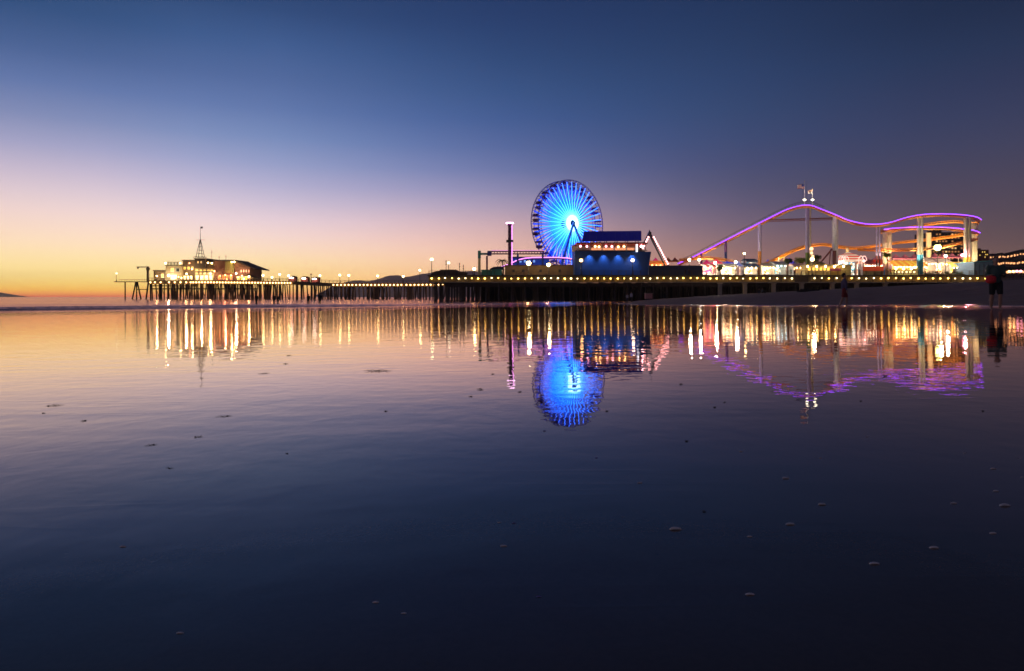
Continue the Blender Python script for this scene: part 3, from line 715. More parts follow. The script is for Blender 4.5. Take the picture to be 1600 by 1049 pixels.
lamp_post(1465, 387, 182, DZ, LAMPG, .85, 'lamp post with the large yellow-green globe among the lit stalls', group=GP, power=2500, lc=(.95, 1, .45))
for px, py, m_, lb in ((1077, 406, FLOOD, 'floodlight post left of the magenta tents'), (1092.5, 406, FLOOD, 'floodlight post at the bottom of the coaster lift hill'), (1117.5, 411, FLOOD, 'floodlight post between the magenta tent and the round bush'), (1149.5, 410, FLOOD, 'floodlight post right of the dark blue coaster column'), (1383, 399, LAMPP, 'pink lamp post before the wide cream coaster columns'), (1477.5, 400, FLOOD, 'floodlight post above the white stalls'), (1504, 399, LAMPP, 'pink lamp post beside the yellow coaster column'), (1518, 413, LAMPC, 'cool white lamp post at the right end of the stalls')):
    lamp_post(px, py, 192, DZ, m_, .38 if m_ is FLOOD else .45, lb, group=GP, power=2600 if m_ is FLOOD else 900, lc=(1, .85, .6) if m_ is FLOOD else (1, .4, .5) if m_ is LAMPP else (.5, .9, 1))

# gate and elevated ride track -------------------------------------
D = 190
g = thing('ride_gate', 'tall post and teal beam holding a small box at the left of the park', 'gate', on(750, D))
b = MB(); b.box(XX(747, D), XX(751, D), D-.4, D+.4, DZ, ZZ(404, D), CREAM); b.build('post', g)
b = MB(); b.box(XX(747, D)-.05, XX(751, D)+.05, D-.45, D+.45, ZZ(404, D)+.002, ZZ(392, D), TEAL); b.build('post_head', g)
b = MB(); b.box(XX(751.2, D), XX(761.5, D), D-.3, D+.3, ZZ(398.5, D), ZZ(395.5, D), TEAL); b.build('beam', g)
b = MB(); b.box(XX(761.6, D), XX(768, D), D-.8, D+.8, ZZ(400, D), ZZ(392.5, D), mat('indigo_paint', (.06, .05, .3), .5)); b.build('cabin', g)
b = MB(); b.box(XX(759.5, D), XX(762.3, D), D-.3, D+.3, DZ, ZZ(400.2, D), PURPLE); b.build('inner_post', g)
et = thing('elevated_track', 'straight raised purple ride track behind the drop tower', 'ride track', on(800, D+3))
b = MB(); Dt = D+3
for py in (393, 397): b.tube((XX(768, Dt), Dt, ZZ(py, Dt)), (XX(850, Dt), Dt, ZZ(py, Dt)), .2, PURPLE)
for i in range(18): b.tube((XX(768+i*4.5, Dt), Dt, ZZ(393, Dt)), (XX(768+i*4.5, Dt), Dt, ZZ(397, Dt)), .1, PURPLE, n=4)
b.build('track', et)
b = MB(); b.tube((XX(768, Dt), Dt, ZZ(391.6, Dt)), (XX(850, Dt), Dt, ZZ(391.6, Dt)), .13, E('pale_pink_led', (.95, .42, .75), .9)); b.build('light_strip', et)
for px in (809, 848): b = MB(); b.box(XX(px-1.5, Dt), XX(px+1.5, Dt), Dt-.3, Dt+.3, DZ, ZZ(397.5, Dt), mat('blue_steel', (.02, .06, .5), .5)); b.build('support', et)

# palm --------------------------------------------------------------
def palm(px, D, py0, py1, label):
    t = thing('palm_tree', label, 'palm tree', on(px, D)); zt = ZZ(py0, D)+.0; x = XX(px, D)
    h = zt-DZ; b = MB(); pts = [Vector((x+.15*math.sin(i*.5), D, DZ+(h*.78)*i/8)) for i in range(9)]
    for i in range(8): b.tube(pts[i], pts[i+1], .26-.012*i, BARK, r2=.25-.012*i, n=7)
    b.build('trunk', t); top = pts[-1]; b = MB()
    for k in range(22):
        a = k*2.399; up = random.uniform(.2, 1.3); ln = random.uniform(1.5, 2.2); prev = top
        for s_ in range(6):
            u = (s_+1)/6; p = top+Vector((math.cos(a)*ln*u, math.sin(a)*ln*u, up*ln*.75*u-1.35*ln*u*u*.8))
            d = (p-prev).normalized(); side = d.cross(Vector((0, 0, 1))).normalized()
            for sg in (-1, 1):
                for q_ in (.25, .75):
                    c = prev.lerp(p, q_); tip = c+side*sg*.42*(1.2-u)+d*.25-Vector((0, 0, .18)); b.add([c, c+d*.1, tip], [(0, 1, 2)], GREEN)
            b.tube(prev, p, .035, GREEN, n=3); prev = p
    b.build('fronds', t)
palm(785.5, 191, 400.5, 420, 'single palm tree silhouetted left of the drop tower')

# drop tower ---------------------------------------------------------
D = 193; x = XX(796.5, D); zt = ZZ(350, D)
t = thing('drop_tower', 'slim dark purple drop tower with a glowing pink crown', 'drop tower', on(796.5, D))
b = MB()
for sx in (-.42, .42):
    for sy_ in (-.42, .42): b.box(x+sx-.09, x+sx+.09, D+sy_-.09, D+sy_+.09, DZ, zt, PURPLE)
k = DZ; sgn = 1
while k < zt-1:
    for yy in (-.42, .42): b.tube((x-.42*sgn, D+yy, k), (x+.42*sgn, D+yy, k+.9), .07, PURPLE, n=4)
    for xx in (-.42, .42): b.tube((x+xx, D-.42*sgn, k), (x+xx, D+.42*sgn, k+.9), .07, PURPLE, n=4)
    k += .9; sgn *= -1
b.box(x-.3, x+.3, D-.25, D+.25, DZ, zt, mat('tower_core', (.05, .01, .08), .6)); b.build('lattice_shaft', t)
b = MB(); b.tube((x+.62, D-.45, DZ+1), (x+.62, D-.45, zt-.4), .09, LEDK); b.build('light_strip', t)
b = MB()
for i in range(14):
    a, c = 2*math.pi*i/14, 2*math.pi*(i+1)/14; b.tube((x+.95*math.cos(a), D+.95*math.sin(a), zt+.2), (x+.95*math.cos(c), D+.95*math.sin(c), zt+.2), .2, E('crown_light', (1, .62, .95), 4))
b.build('crown_light', t)
b = MB(); b.box(x-1, x+1, D-1, D+1, zt-5.2, zt-4.6, DARK); b.box(x-.6, x+.6, D-.6, D+.6, zt-.5, zt+.05, PURPLE); b.build('seat_ring', t)

# low buildings before the wheel ------------------------------------
D = 186
t = thing('teal_container', 'teal container with two panels under a dark awning', 'container', on(768, D))
b = MB(); b.box(XX(752, D), XX(767.4, D), D, D+6, DZ, ZZ(421.5, D), mat('dim_teal', (.06, .22, .18), .7)); b.box(XX(768.2, D), XX(784, D), D, D+6, DZ, ZZ(420.8, D), TEAL)
for i in range(16): b.box(XX(753+i*1.95, D), XX(753.5+i*1.95, D), D-.06, D-.003, DZ, ZZ(422, D), TEAL)
b.build('wall', t)
b = MB(); b.prism([(XX(765, D), ZZ(420.6, D)), (XX(788, D), ZZ(420.6, D)), (XX(784, D), ZZ(416.5, D)), (XX(771, D), ZZ(417.5, D))], D-1, D+6.4, mat('dark_navy_canvas', (.02, .03, .09), .8)); b.build('awning', t)
D = 188
t = thing('brown_hall', 'long plain brown hall behind the golden lamp posts', 'hall', on(830, D))
b = MB(); b.box(XX(789, D), XX(896, D), D, D+8, DZ, ZZ(415.5, D), BROWN); b.build('wall', t)
b = MB(); b.box(XX(788.5, D), XX(896.3, D), D-.4, D+8.3, ZZ(415.5, D)+.003, ZZ(414.3, D), DBROWN); b.build('roof', t)
for px in (800, 815, 842, 872): window(t, px, px+5, 421, 426, D, WIND, BROWN)
D = 197
t = thing('blue_pavilion', 'blue pavilion with flat lit roof right of the drop tower', 'pavilion', on(818, D))
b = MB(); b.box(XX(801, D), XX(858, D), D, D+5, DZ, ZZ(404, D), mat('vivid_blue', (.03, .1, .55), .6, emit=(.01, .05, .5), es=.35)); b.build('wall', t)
b = MB(); b.box(XX(800, D), XX(859, D), D-.6, D+5.5, ZZ(404, D)+.003, ZZ(401.5, D), mat('deep_blue', (.03, .04, .2), .6)); b.build('roof', t)
for px in (804, 811, 818, 825, 832): window(t, px, px+4.5, 406, 411, D, E('blue_lit_window', (.2, .4, 1), .9), BLUEW)
D = 195
t = thing('arched_track', 'low arched pink-lit ride track passing in front of the wheel', 'ride track', on(840, D))
pts = [P(px, py, D) for px, py in ((782, 418.5), (790, 416), (800, 412), (810, 407.5), (820, 405), (832, 404), (850, 403.8), (870, 403.8), (885, 404.5), (898, 407))]
b = MB(); b.path(pts, .28, mat('dark_purple_rail', (.1, .03, .12), .5)); b.build('rail', t)
b = MB(); b.path([p+Vector((0, -.35, .22)) for p in pts], .13, LEDK); b.build('light_strip', t)
for p in pts[1::2]: b = MB(); b.tube((p.x, D, DZ), (p.x, D, p.z-.2), .15, PURPLE); b.build('support', t)

# ------------------------------------------------------------------ ferris wheel
def ledmat(name, stops, s, L_=13.0):
    m = bpy.data.materials.new(name); m.use_nodes = True; n = m.node_tree; b = n.nodes['Principled BSDF']
    t = n.nodes.new('ShaderNodeTexCoord'); v = n.nodes.new('ShaderNodeVectorMath'); v.operation = 'LENGTH'; n.links.new(t.outputs['Object'], v.inputs[0])
    d = n.nodes.new('ShaderNodeMath'); d.operation = 'DIVIDE'; n.links.new(v.outputs['Value'], d.inputs[0]); d.inputs[1].default_value = L_
    r = n.nodes.new('ShaderNodeValToRGB'); el = r.color_ramp.elements
    while len(el) < len(stops): el.new(.5)
    for e, (p, c) in zip(el, stops): e.position = p
    for e, (p, c) in zip(el, stops): e.position = p; e.color = (*c, 1)
    n.links.new(d.outputs[0], r.inputs[0]); n.links.new(r.outputs[0], b.inputs['Emission Color']); b.inputs['Emission Strength'].default_value = s
    b.inputs['Base Color'].default_value = (.1, .15, .4, 1); return m
WD = 207.0; YAW = R(37)
hub = Vector((XX(887.5, WD), WD, ZZ(350, WD)))
wh = thing('ferris_wheel', 'big ferris wheel with blue and cyan lit spokes', 'ferris wheel', (hub.x, hub.y, DZ), rz=YAW)
HZL = hub.z-DZ; RAD = 13.0; HW = 1.6
LF = ledmat('front_spoke_led', [(0, (.5, .8, 1)), (.18, (.10, .42, 1)), (.36, (.022, .24, 1)), (.75, (.016, .14, 1)), (1, (.03, .09, .8))], 7.5)
LB_ = ledmat('rear_spoke_glow', [(0, (.05, .40, 1)), (.25, (.01, .22, 1)), (.5, (.0, .09, .8)), (.8, (.0, .03, .55)), (1, (.003, .012, .30))], 2.3)
WST = mat('wheel_steel', (.14, .12, .60), .45)
def wpart(b, name, y=0, parent=None):
    o = b.build(name, local=True); o.parent = parent or wh
    if parent is None or parent is wh: o.location = (0, y, HZL)
    return o
def spokes(n, y, r, m, off, inner, outer, tilt):
    base = None
    for i in range(n):
        if base is None:
            b = MB(); b.tube((inner, tilt, 0), (outer, 0, 0), r, m, n=5)
            o = base = wpart(b, 'spoke', y)
        else: o = base.copy(); COL.objects.link(o); o.parent = wh
        o.rotation_euler.y = 2*math.pi*(i+off)/n
spokes(40, -HW, .085, LF, 0, 1.0, 12.4, -.5)
spokes(60, HW, .28, LB_, .5, 1.0, 12.2, .5)  # rear spokes broadened so their glow fills the wheel with blue haze
for y, nm in ((-HW, 'front_rim'), (HW, 'rear_rim')):
    b = MB()
    for rr, tr in ((13.0, .14), (11.9, .10)):
        k = 80
        for i in range(k):
            a, c = 2*math.pi*i/k, 2*math.pi*(i+1)/k
            b.tube((rr*math.cos(a), 0, rr*math.sin(a)), (rr*math.cos(c), 0, rr*math.sin(c)), tr, WST, n=5, cap=False)
    for i in range(80):
        a, c = 2*math.pi*i/80, 2*math.pi*(i+1)/80
        r0, r1 = (13, 11.9) if i % 2 else (11.9, 13)
        b.tube((r0*math.cos(a), 0, r0*math.sin(a)), (r1*math.cos(c), 0, r1*math.sin(c)), .06, WST, n=4, cap=False)
    wpart(b, nm, y)
b = MB()
for i in range(40):
    a = 2*math.pi*i/40; b.tube((12.9*math.cos(a), -HW, 12.9*math.sin(a)), (12.9*math.cos(a), HW, 12.9*math.sin(a)), .09, WST, n=4)
wpart(b, 'rim_tie', 0)
# hub
b = MB(); q = []
for y, r_ in ((-2.4, .5), (-2.2, 1.0), (-1.6, 1.25), (1.6, 1.25), (2.2, 1.0), (2.4, .5)):
    q.append((y, r_))
vs = []; n = 18
for y, r_ in q:
    for i in range(n): vs.append((r_*math.cos(2*math.pi*i/n), y, r_*math.sin(2*math.pi*i/n)))
fs = [(k*n+i, k*n+(i+1) % n, (k+1)*n+(i+1) % n, (k+1)*n+i) for k in range(5) for i in range(n)]+[tuple(range(n)), tuple(range(5*n, 6*n))[::-1]]
b.add(vs, fs, mat('hub_blue', (.02, .12, .4), .5)); wpart(b, 'hub', 0)
b = MB(); n = 24
for i in range(n):
    a, c = 2*math.pi*i/n, 2*math.pi*(i+1)/n
    for rr in (1.5, 1.95, 2.35): b.tube((rr*math.cos(a), -2.0, rr*math.sin(a)), (rr*math.cos(c), -2.0, rr*math.sin(c)), .16, E('hub_ring_light', (.45, .8, 1), 2.4), n=5)
wpart(b, 'hub_light', 0)
# gondolas
GC = [RED, YEL, LBLUE, PURPLE]
gb = None
for i in range(20):
    a = 2*math.pi*(i+.5)/20; cx, cz = 12.6*math.cos(a), 12.6*math.sin(a)
    if gb is None:
        b = MB(); b.lathe((0, 0, -2.3), [(.35, 0), (.95, .25), (1.1, .9), (1.05, .95)], mat('gondola_tub', (.12, .03, .16), .4), 10); b.tube((0, 0, -2.1), (0, 0, 0), .07, WST); b.tube((0, -HW, 0), (0, HW, 0), .07, WST, n=5)
        gb = wpart(b, 'gondola'); q = MB(); q.lathe((0, 0, -.55), [(1.25, 0), (1.1, .25), (.5, .55), (.05, .65)], mat('gondola_canopy', (.22, .03, .12), .5), 10); cn = q.build('canopy', local=True); cn.parent = gb; g_ = gb
    else: g_ = copy_tree(gb, wh)
    g_.location = (cx, 0, HZL+cz)
# support legs
for y in (-3.0, 3.0):
    for s_ in (-1, 1):
        b = MB(); b.tube((s_*7.5, y*1.35, 0), (0, y*.8, HZL), .45, mat('leg_glow_blue', (.08, .28, .8), .5), r2=.38, n=8)  # blue light from the spokes put into the leg paint
        o = b.build('support_leg', local=True); o.parent = wh
b = MB(); b.tube((0, -2.9, 0), (0, 2.9, 0), .4, MATS['leg_glow_blue'], n=10); wpart(b, 'axle', 0)
b = MB(); b.box(-6.5, 6.5, -4.4, 4.4, 0, .9, mat('platform_red', (.35, .05, .1), .6)); b.build('loading_platform', local=True).parent = wh
for i, xx in enumerate((-5, -2.4, .2, 2.8, 5.4)):
    b = MB(); b.tube((xx, -4.2, .9), (xx+.5, -3.9, 3.4), .09, E('white_strut_light', (.6, .62, 1), 1.8)); b.tube((xx, -4.2, .9), (xx-1.2, -4.0, 3.0), .06, LEDK); b.build('lit_strut', local=True).parent = wh

# ------------------------------------------------------------------ blue stage building
D = 184
t = thing('blue_stage_building', 'large blue walled building with a navy roof board and small pools of light', 'building', on(957, D))
b = MB(); b.prism([(XX(898, D), DZ), (XX(1012, D), DZ), (XX(1012.5, D), DZ+1), (XX(1017.5, D), ZZ(393.5, D)), (XX(898, D), ZZ(392.5, D))], D, D+9, BLUEW); b.build('wall', t)
b = MB(); b.box(XX(898, D), XX(1013, D), D+9.05, D+9.3, ZZ(392.5, D), ZZ(379, D), WHITE); b.box(XX(899, D), XX(1013, D), D+.3, D+9, ZZ(392.4, D)+.2, ZZ(392.3, D)+.22, WOOD); b.build('upper_wall', t)
b = MB(); b.box(XX(901, D), XX(1011, D), D-.8, D+9.2, ZZ(381.5, D), ZZ(379.2, D), mat('red_eave', (.5, .06, .02), .6)); b.build('eave', t)
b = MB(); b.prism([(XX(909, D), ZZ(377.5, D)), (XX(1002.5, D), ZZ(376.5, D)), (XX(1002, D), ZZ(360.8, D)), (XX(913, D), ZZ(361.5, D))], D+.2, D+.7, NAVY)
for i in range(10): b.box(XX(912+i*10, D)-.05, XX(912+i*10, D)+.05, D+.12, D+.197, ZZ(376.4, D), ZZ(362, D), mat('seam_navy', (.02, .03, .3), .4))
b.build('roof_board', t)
for i in range(6):
    px = 915+i*16.5; b = MB(); b.box(XX(px, D), XX(px, D)+.2, D+.8, D+1.2, ZZ(379.1, D), ZZ(363, D), DARK); b.tube((XX(px, D), D+1.3, ZZ(364, D)), (XX(px, D), D+5, ZZ(379.1, D)), .1, DARK, n=4); b.build('board_brace', t)
for px in (903, 922, 941, 960, 979, 996, 1009):
    b = MB(); b.box(XX(px, D)-.13, XX(px, D)+.13, D-.3+.6, D+.56, ZZ(392.2, D), ZZ(381.6, D), WHITE); b.build('veranda_post', t)
for i, px in enumerate((907, 917, 930, 936, 947, 956, 966, 975, 1002)):
    bulb(t, px, 385.5+random.uniform(-.6, .6), D+.9, (LAMPP, LAMPP, LAMPO, LAMPO)[i % 4] if i < 8 else E('hot_pink_bulb', (1, .45, .5), 22), .3, 'eave_lamp')
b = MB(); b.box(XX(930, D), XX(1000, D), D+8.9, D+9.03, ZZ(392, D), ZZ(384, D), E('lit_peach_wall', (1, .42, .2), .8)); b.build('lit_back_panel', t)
for i in range(2):
    b = MB(); b.box(XX(993.5+i*1.8, D), XX(994.2+i*1.8, D), D-.3, D-.1, ZZ(394, D), ZZ(382, D), E('white_tube', (.9, .9, 1), 2.5)); b.build('light_tube', t)
for px in (921, 944, 966.5, 988.5):
    b = MB(); p = P(px, 391.6, D-1.0); b.lathe(p-Vector((0, 0, .3)), [(.18, 0), (.12, .25), (.08, .3)], DARK, 8); b.tube(p, p+Vector((0, 1.1, 0)), .05, DARK, n=4); o = b.build('downlight', t)
    l = bpy.data.lights.new('downlight', 'SPOT'); l.energy = 900; l.color = (.38, .62, 1); l.spot_size = R(84); l.spot_blend = .9; l.shadow_soft_size = .12
    lo_ = bpy.data.objects.new('downlight_beam', l); COL.objects.link(lo_); lo_.location = p-Vector((0, 0, .35)); lo_.rotation_euler = (R(14), 0, 0)
D = 183
t = thing('blue_boundary_wall', 'low dark blue boundary wall right of the stage building', 'wall', on(1056, D))
b = MB(); b.box(XX(1013, D)+.1, XX(1098, D), D, D+.4, DZ, ZZ(415.5, D), mat('dark_slate_blue', (.05, .07, .15), .7))
for i in range(14): b.box(XX(1016+i*6, D), XX(1016.5+i*6, D), D-.07, D-.003, DZ, ZZ(415.8, D), MATS['dark_slate_blue'])
b.build('panel', t)
b = MB(); b.box(XX(1013, D)+.1, XX(1098, D)+.1, D-.12, D+.5, ZZ(415.5, D)+.003, ZZ(415, D), DARK); b.build('coping', t)

# swing frame with bulbs
D = 191; t = thing('swing_ride_frame', 'A-shaped ride frame outlined with pink bulbs', 'ride frame', on(1018, D))
ap = P(1014.8, 365, D)
for (px, py) in ((1001, 392), (1042, 416)):
    for yy in (-2, 2):
        b = MB(); e = P(px, py, D); e = e+(e-ap)*.25 if px < 1014 else e; b.tube((e.x, D+yy, e.z), (ap.x, D+yy*.4, ap.z), .2, DARK, r2=.26); b.build('leg', t)
b = MB(); b.tube((ap.x, D-1.4, ap.z), (ap.x, D+1.4, ap.z), .35, DARK); b.prism([(ap.x-.6, ap.z-.6), (ap.x+.6, ap.z-.6), (ap.x, ap.z+1)], D-.3, D+.3, DARK); b.build('pivot', t)
bulbm = None
for (px, py, n) in ((1001, 392, 8), (1042, 416, 15)):
    e = P(px, py, D)
    for i in range(2, n):
        p = ap.lerp(e, (i+.3)/n)+Vector((0, -2.1, .15))
        b = MB(); b.ball(p, .24, E('pink_white_bulb', (1, .42, .42), 6), 6, 5); b.build('bulb', t)

# ------------------------------------------------------------------ roller coaster
def catmull(pts, k=8):
    out = []; n = len(pts)
    for i in range(n-1):
        p0, p1, p2, p3 = pts[max(i-1, 0)], pts[i], pts[i+1], pts[min(i+2, n-1)]
        for j in range(k):
            t = j/k; out.append(.5*((2*p1)+(p2-p0)*t+(2*p0-5*p1+4*p2-p3)*t*t+(3*p1-p0-3*p2+p3)*t**3))
    out.append(pts[-1]); return out
rc = thing('roller_coaster', 'steel roller coaster with purple lit track winding over the right of the pier', 'roller coaster', on(1260, 200))
TR = {
 'a': [(1060,412,215),(1080,403.5,213),(1098,394.5,211),(1135,375.5,207),(1187,349,201),(1215,335,198),(1238,325,195),(1255,321,194),(1270,322,193),(1285,328,192),(1311,338.5,191),(1330,346,190),(1350,350,190),(1370,350.5,190),(1390,347.5,190),(1415,340,190),(1440,335.5,190),(1470,334.5,190),(1500,336,191),(1520,339,194),(1529,343.5,199)],
 'b': [(1376,361,199),(1383,359,195),(1395,357,192),(1415,355.7,191),(1445,355,191),(1480,355.8,191),(1505,358.5,193),(1520,361,197),(1527,364,202)],
}
def track(pts, led, railm, ties=True, spr=.3, name='track'):
    c = catmull(pts)
    b = MB(); b.path([p-Vector((0, 0, .55)) for p in c], spr, railm)
    offs = []
    for i, p in enumerate(c):
        t_ = (c[min(i+1, len(c)-1)]-c[max(i-1, 0)]).normalized(); s_ = t_.cross(Vector((0, 0, 1))).normalized(); offs.append(s_)
    for sg in (-1, 1): b.path([p+s_*sg*.55 for p, s_ in zip(c, offs)], .09, railm, 5)
    if ties:
        for p, s_ in zip(c[::1], offs[::1]):
            b.tube(p-Vector((0, 0, .5)), p+s_*.55, .06, railm, n=4); b.tube(p-Vector((0, 0, .5)), p-s_*.55, .06, railm, n=4)
    b.build(name, rc)
    if led:
        b = MB(); b.path([p+s_*(-.72 if s_.y > 0 else .72)+Vector((0, 0, -.05)) for p, s_ in zip(c, offs)], .105, LEDP); b.build('light_strip', rc)
    return c
TRK = mat('track_orange', (.85, .33, .04), .45)
PA = [P(*q) for q in TR['a']]; PB = [P(*q) for q in TR['b']]
ca = track(PA, True, TRK); cb = track(PB, True, TRK)
# returning curves and the low orange hills
PC = [P(*q) for q in ((1529,343.5,199),(1527,347,206),(1515,347,212),(1490,345,216),(1450,349,219),(1410,356,217),(1385,362,210),(1376,361,199))]
track(PC, False, TRK)
PD = [P(*q) for q in ((1527,364,202),(1526,362,209),(1510,364,215),(1480,369,218),(1440,374,220),(1400,378,220),(1340,386,218),(1310,384,214),(1285,380.5,210),(1260,383.5,208),(1240,390,206),(1215,402,205),(1190,413,204),(1165,415,203),(1140,406,204),(1115,402,206),(1090,402,208),(1062,405,210))]
track(PD, False, TRK, spr=.36, name='low_track')
PE = [P(*q) for q in ((1526,372,200),(1500,378,194),(1470,384,192),(1430,388,191),(1390,389,193),(1340,388,197))]
track(PE, False, TRK, spr=.33, name='low_track')
# lift hill walkway with hand rail
b = MB()
seg = [p for p in ca if p.x < XX(1290, 192)]
b.path([p+Vector((0, -.1, 1.0)) for p in seg], .06, DARK, 4); b.path([p+Vector((0, .7, .1)) for p in seg], .16, PURPLE, 4)
for p in seg[::2]: b.tube(p, p+Vector((0, -.1, 1.0)), .05, DARK, n=4)
b.build('lift_walkway', rc)
b = MB(); b.tube(P(1201, 344, 197), P(1316, 340.5, 193), .18, mat('rust_beam', (.30, .09, .05), .6)); b.tube(P(1201, 346.5, 198), P(1316, 343, 193), .1, MATS['rust_beam'])
for i in range(24): b.tube(P(1202+i*4.8, 344-i*.15, 197-i*.17), P(1204+i*4.8, 346.4-i*.15, 197.5-i*.17), .06, MATS['rust_beam'], n=4)
b.build('catwalk_beam', rc)
def col(px, py, D, r, parts, double=0):
    for dx in ((0,) if not double else (-double/2, double/2)):
        b = MB(); x = XX(px+dx, D); zt = ZZ(py, D); zs = DZ
        for (pyy, m_) in parts:
            ze = ZZ(pyy, D) if pyy else zt; b.tube((x, D, zs), (x, D, ze), r, m_, n=10); zs = ze+.003
        b.lathe((x, D, DZ), [(r*1.6, 0), (r*1.6, .4), (r*1.05, .6)], CONC, 10)
        b.build('support_column', rc)
LILAC = mat('lilac_paint', (.45, .38, .55), .5); NVY = mat('navy_paint', (.02, .04, .16), .5); OPAINT = mat('orange_column', (.55, .2, .03), .5); MAR = mat('maroon_paint', (.16, .03, .03), .5)
col(1096, 396, 211, .35, [(None, PURPLE)]); col(1134, 377.5, 207, .42, [(394, NVY), (None, mat('plum', (.2, .06, .2), .5))])
col(1187, 351, 201, .5, [(393, OPAINT), (None, LILAC)]); col(1261.5, 325, 194, .55, [(395, mat('olive_green', (.13, .2, .03), .5)), (None, LILAC)], 0); col(1266, 325, 195.5, .25, [(None, CREAM)])
col(1304, 337, 191.5, .5, [(392, MAR), (None, WHITE)], 0); col(1308, 337, 193, .28, [(None, WHITE)]); col(1301, 340, 195, .22, [(None, WHITE)])
col(1324, 388, 214, .5, [(None, CREAM)]); col(1372, 352, 190.5, .22, [(400, MAR), (None, LILAC)], 4.5); col(1386, 363, 195, .62, [(420, LBLUE), (None, CREAM)], 7)
col(1437.5, 337, 190.5, .42, [(398, LBLUE), (None, CREAM)], 5); col(1451, 364, 216, .75, [(None, CREAM)]); col(1511.5, 339, 192, .5, [(402, YEL), (None, CREAM)], 5.5); col(1522.5, 349, 202, .55, [(None, CREAM)], 3); col(1216, 402, 205, .35, [(None, WHITE)]); col(1225, 396, 205.5, .25, [(None, CREAM)])
def added_uplight(px, D, tpx, tpy, tD, power, c, cone):  # added fixtures and beams that brighten the columns and track
    p = on(px, D)+Vector((0, 0, .35)); b = MB(); b.lathe(p-Vector((0, 0, .345)), [(.22, 0), (.26, .25), (.2, .3)], DARK, 8); b.build('added_uplight', rc); point(p+Vector((0, 0, .1)), power, c, .15, cone, P(tpx, tpy, tD), 'added_uplight_beam')
for px, tpy, D_, pw, c_ in ((1187, 365, 201, 2500, (1, .7, .5)), (1262, 350, 194, 5000, (.9, .75, 1)), (1304, 360, 191.5, 4500, (1, .82, .7)), (1372, 375, 190.5, 3000, (1, .75, .6)), (1386, 385, 195, 5000, (1, .8, .5)), (1437.5, 370, 190.5, 6500, (1, .85, .6)), (1451, 385, 216, 5000, (1, .75, .4)), (1511, 370, 192, 6500, (1, .85, .6)), (1522.5, 370, 202, 6000, (1, .8, .5))):
    added_uplight(px+3, D_-3.2, px, tpy, D_, pw*1.7, c_, 42)
for px, D_, tpx, tpy, tD, pw in ((1100, 204, 1105, 402, 206, 2200), (1140, 200, 1140, 405, 204, 1500), (1230, 200, 1235, 393, 206, 3500), (1262, 202, 1275, 382, 209, 4500), (1320, 204, 1330, 385, 216, 4500), (1360, 204, 1375, 383, 210, 4000), (1410, 200, 1410, 378, 208, 5000), (1425, 206, 1420, 385, 212, 3500), (1480, 203, 1480, 372, 212, 6000), (1500, 205, 1505, 362, 214, 6000)):
    added_uplight(px, D_, tpx, tpy, tD, pw*2.4, (1, .62, .3), 80)
for px, py, lb, cols, fl in ((1257, 284, 'taller flagpole with red and white striped flag on top of the coaster', 'us', 294.5), (1269.5, 296, 'shorter flagpole with pale orange flag on top of the coaster', 'o', 302.5)):
    D = 194; t = thing('flagpole', lb, 'flagpole', P(px, 321, D)); b = MB(); b.tube(P(px, 321, D), P(px, py, D), .07, WHITE, r2=.05); b.ball(P(px, py-.3, D), .12, YEL, 6, 5); b.build('pole', t)
    if cols == 'us':
        fm = flagmesh(1.9, 1.15, RED, [RED, WHITE]*6+[RED]); 
    else: fm = flagmesh(1.1, 1.0, WHITE, [mat('pale_orange_cloth', (.9, .5, .3), .8), WHITE])
    o = fm.build('flag', local=True); o.parent = t; o.location = P(px-.4, fl, D)-wl(t)
    if cols == 'us':
        q = MB(); q.box(-.8, -.02, -.1, .16, .55, 1.12, mat('flag_blue', (.03, .05, .25), .8)); c_ = q.build('canton', local=True); c_.parent = o
    b = MB(); b.ball(P(px, 312.5, D-.5), .34, FLOOD, 8, 6, (1.3, 1, .6)); b.tube(P(px, 312.5, D-.3), P(px, 312.5, D), .06, DARK, n=4); b.build('flag_light', t); point(P(px-.5, 312, D-1.2), 700, (1, .8, .65), .2, 60, P(px-2.5, fl-4, D), 'flag_light_beam')
for px, py in ((1253.5, 287), (1260.5, 283)):
    b = MB(); b.tube(P(px, 320, 195), P(px, py, 195), .035, DARK, n=4); b.tube(P(px-.7, py+6, 195), P(px+.7, py+6, 195), .03, DARK, n=4); tag(b.build('antenna', origin=P(px, 320, 195)), 'hair-thin antenna %s the taller flagpole on the coaster' % ('left of' if px < 1255 else 'just right of'), 'antenna')

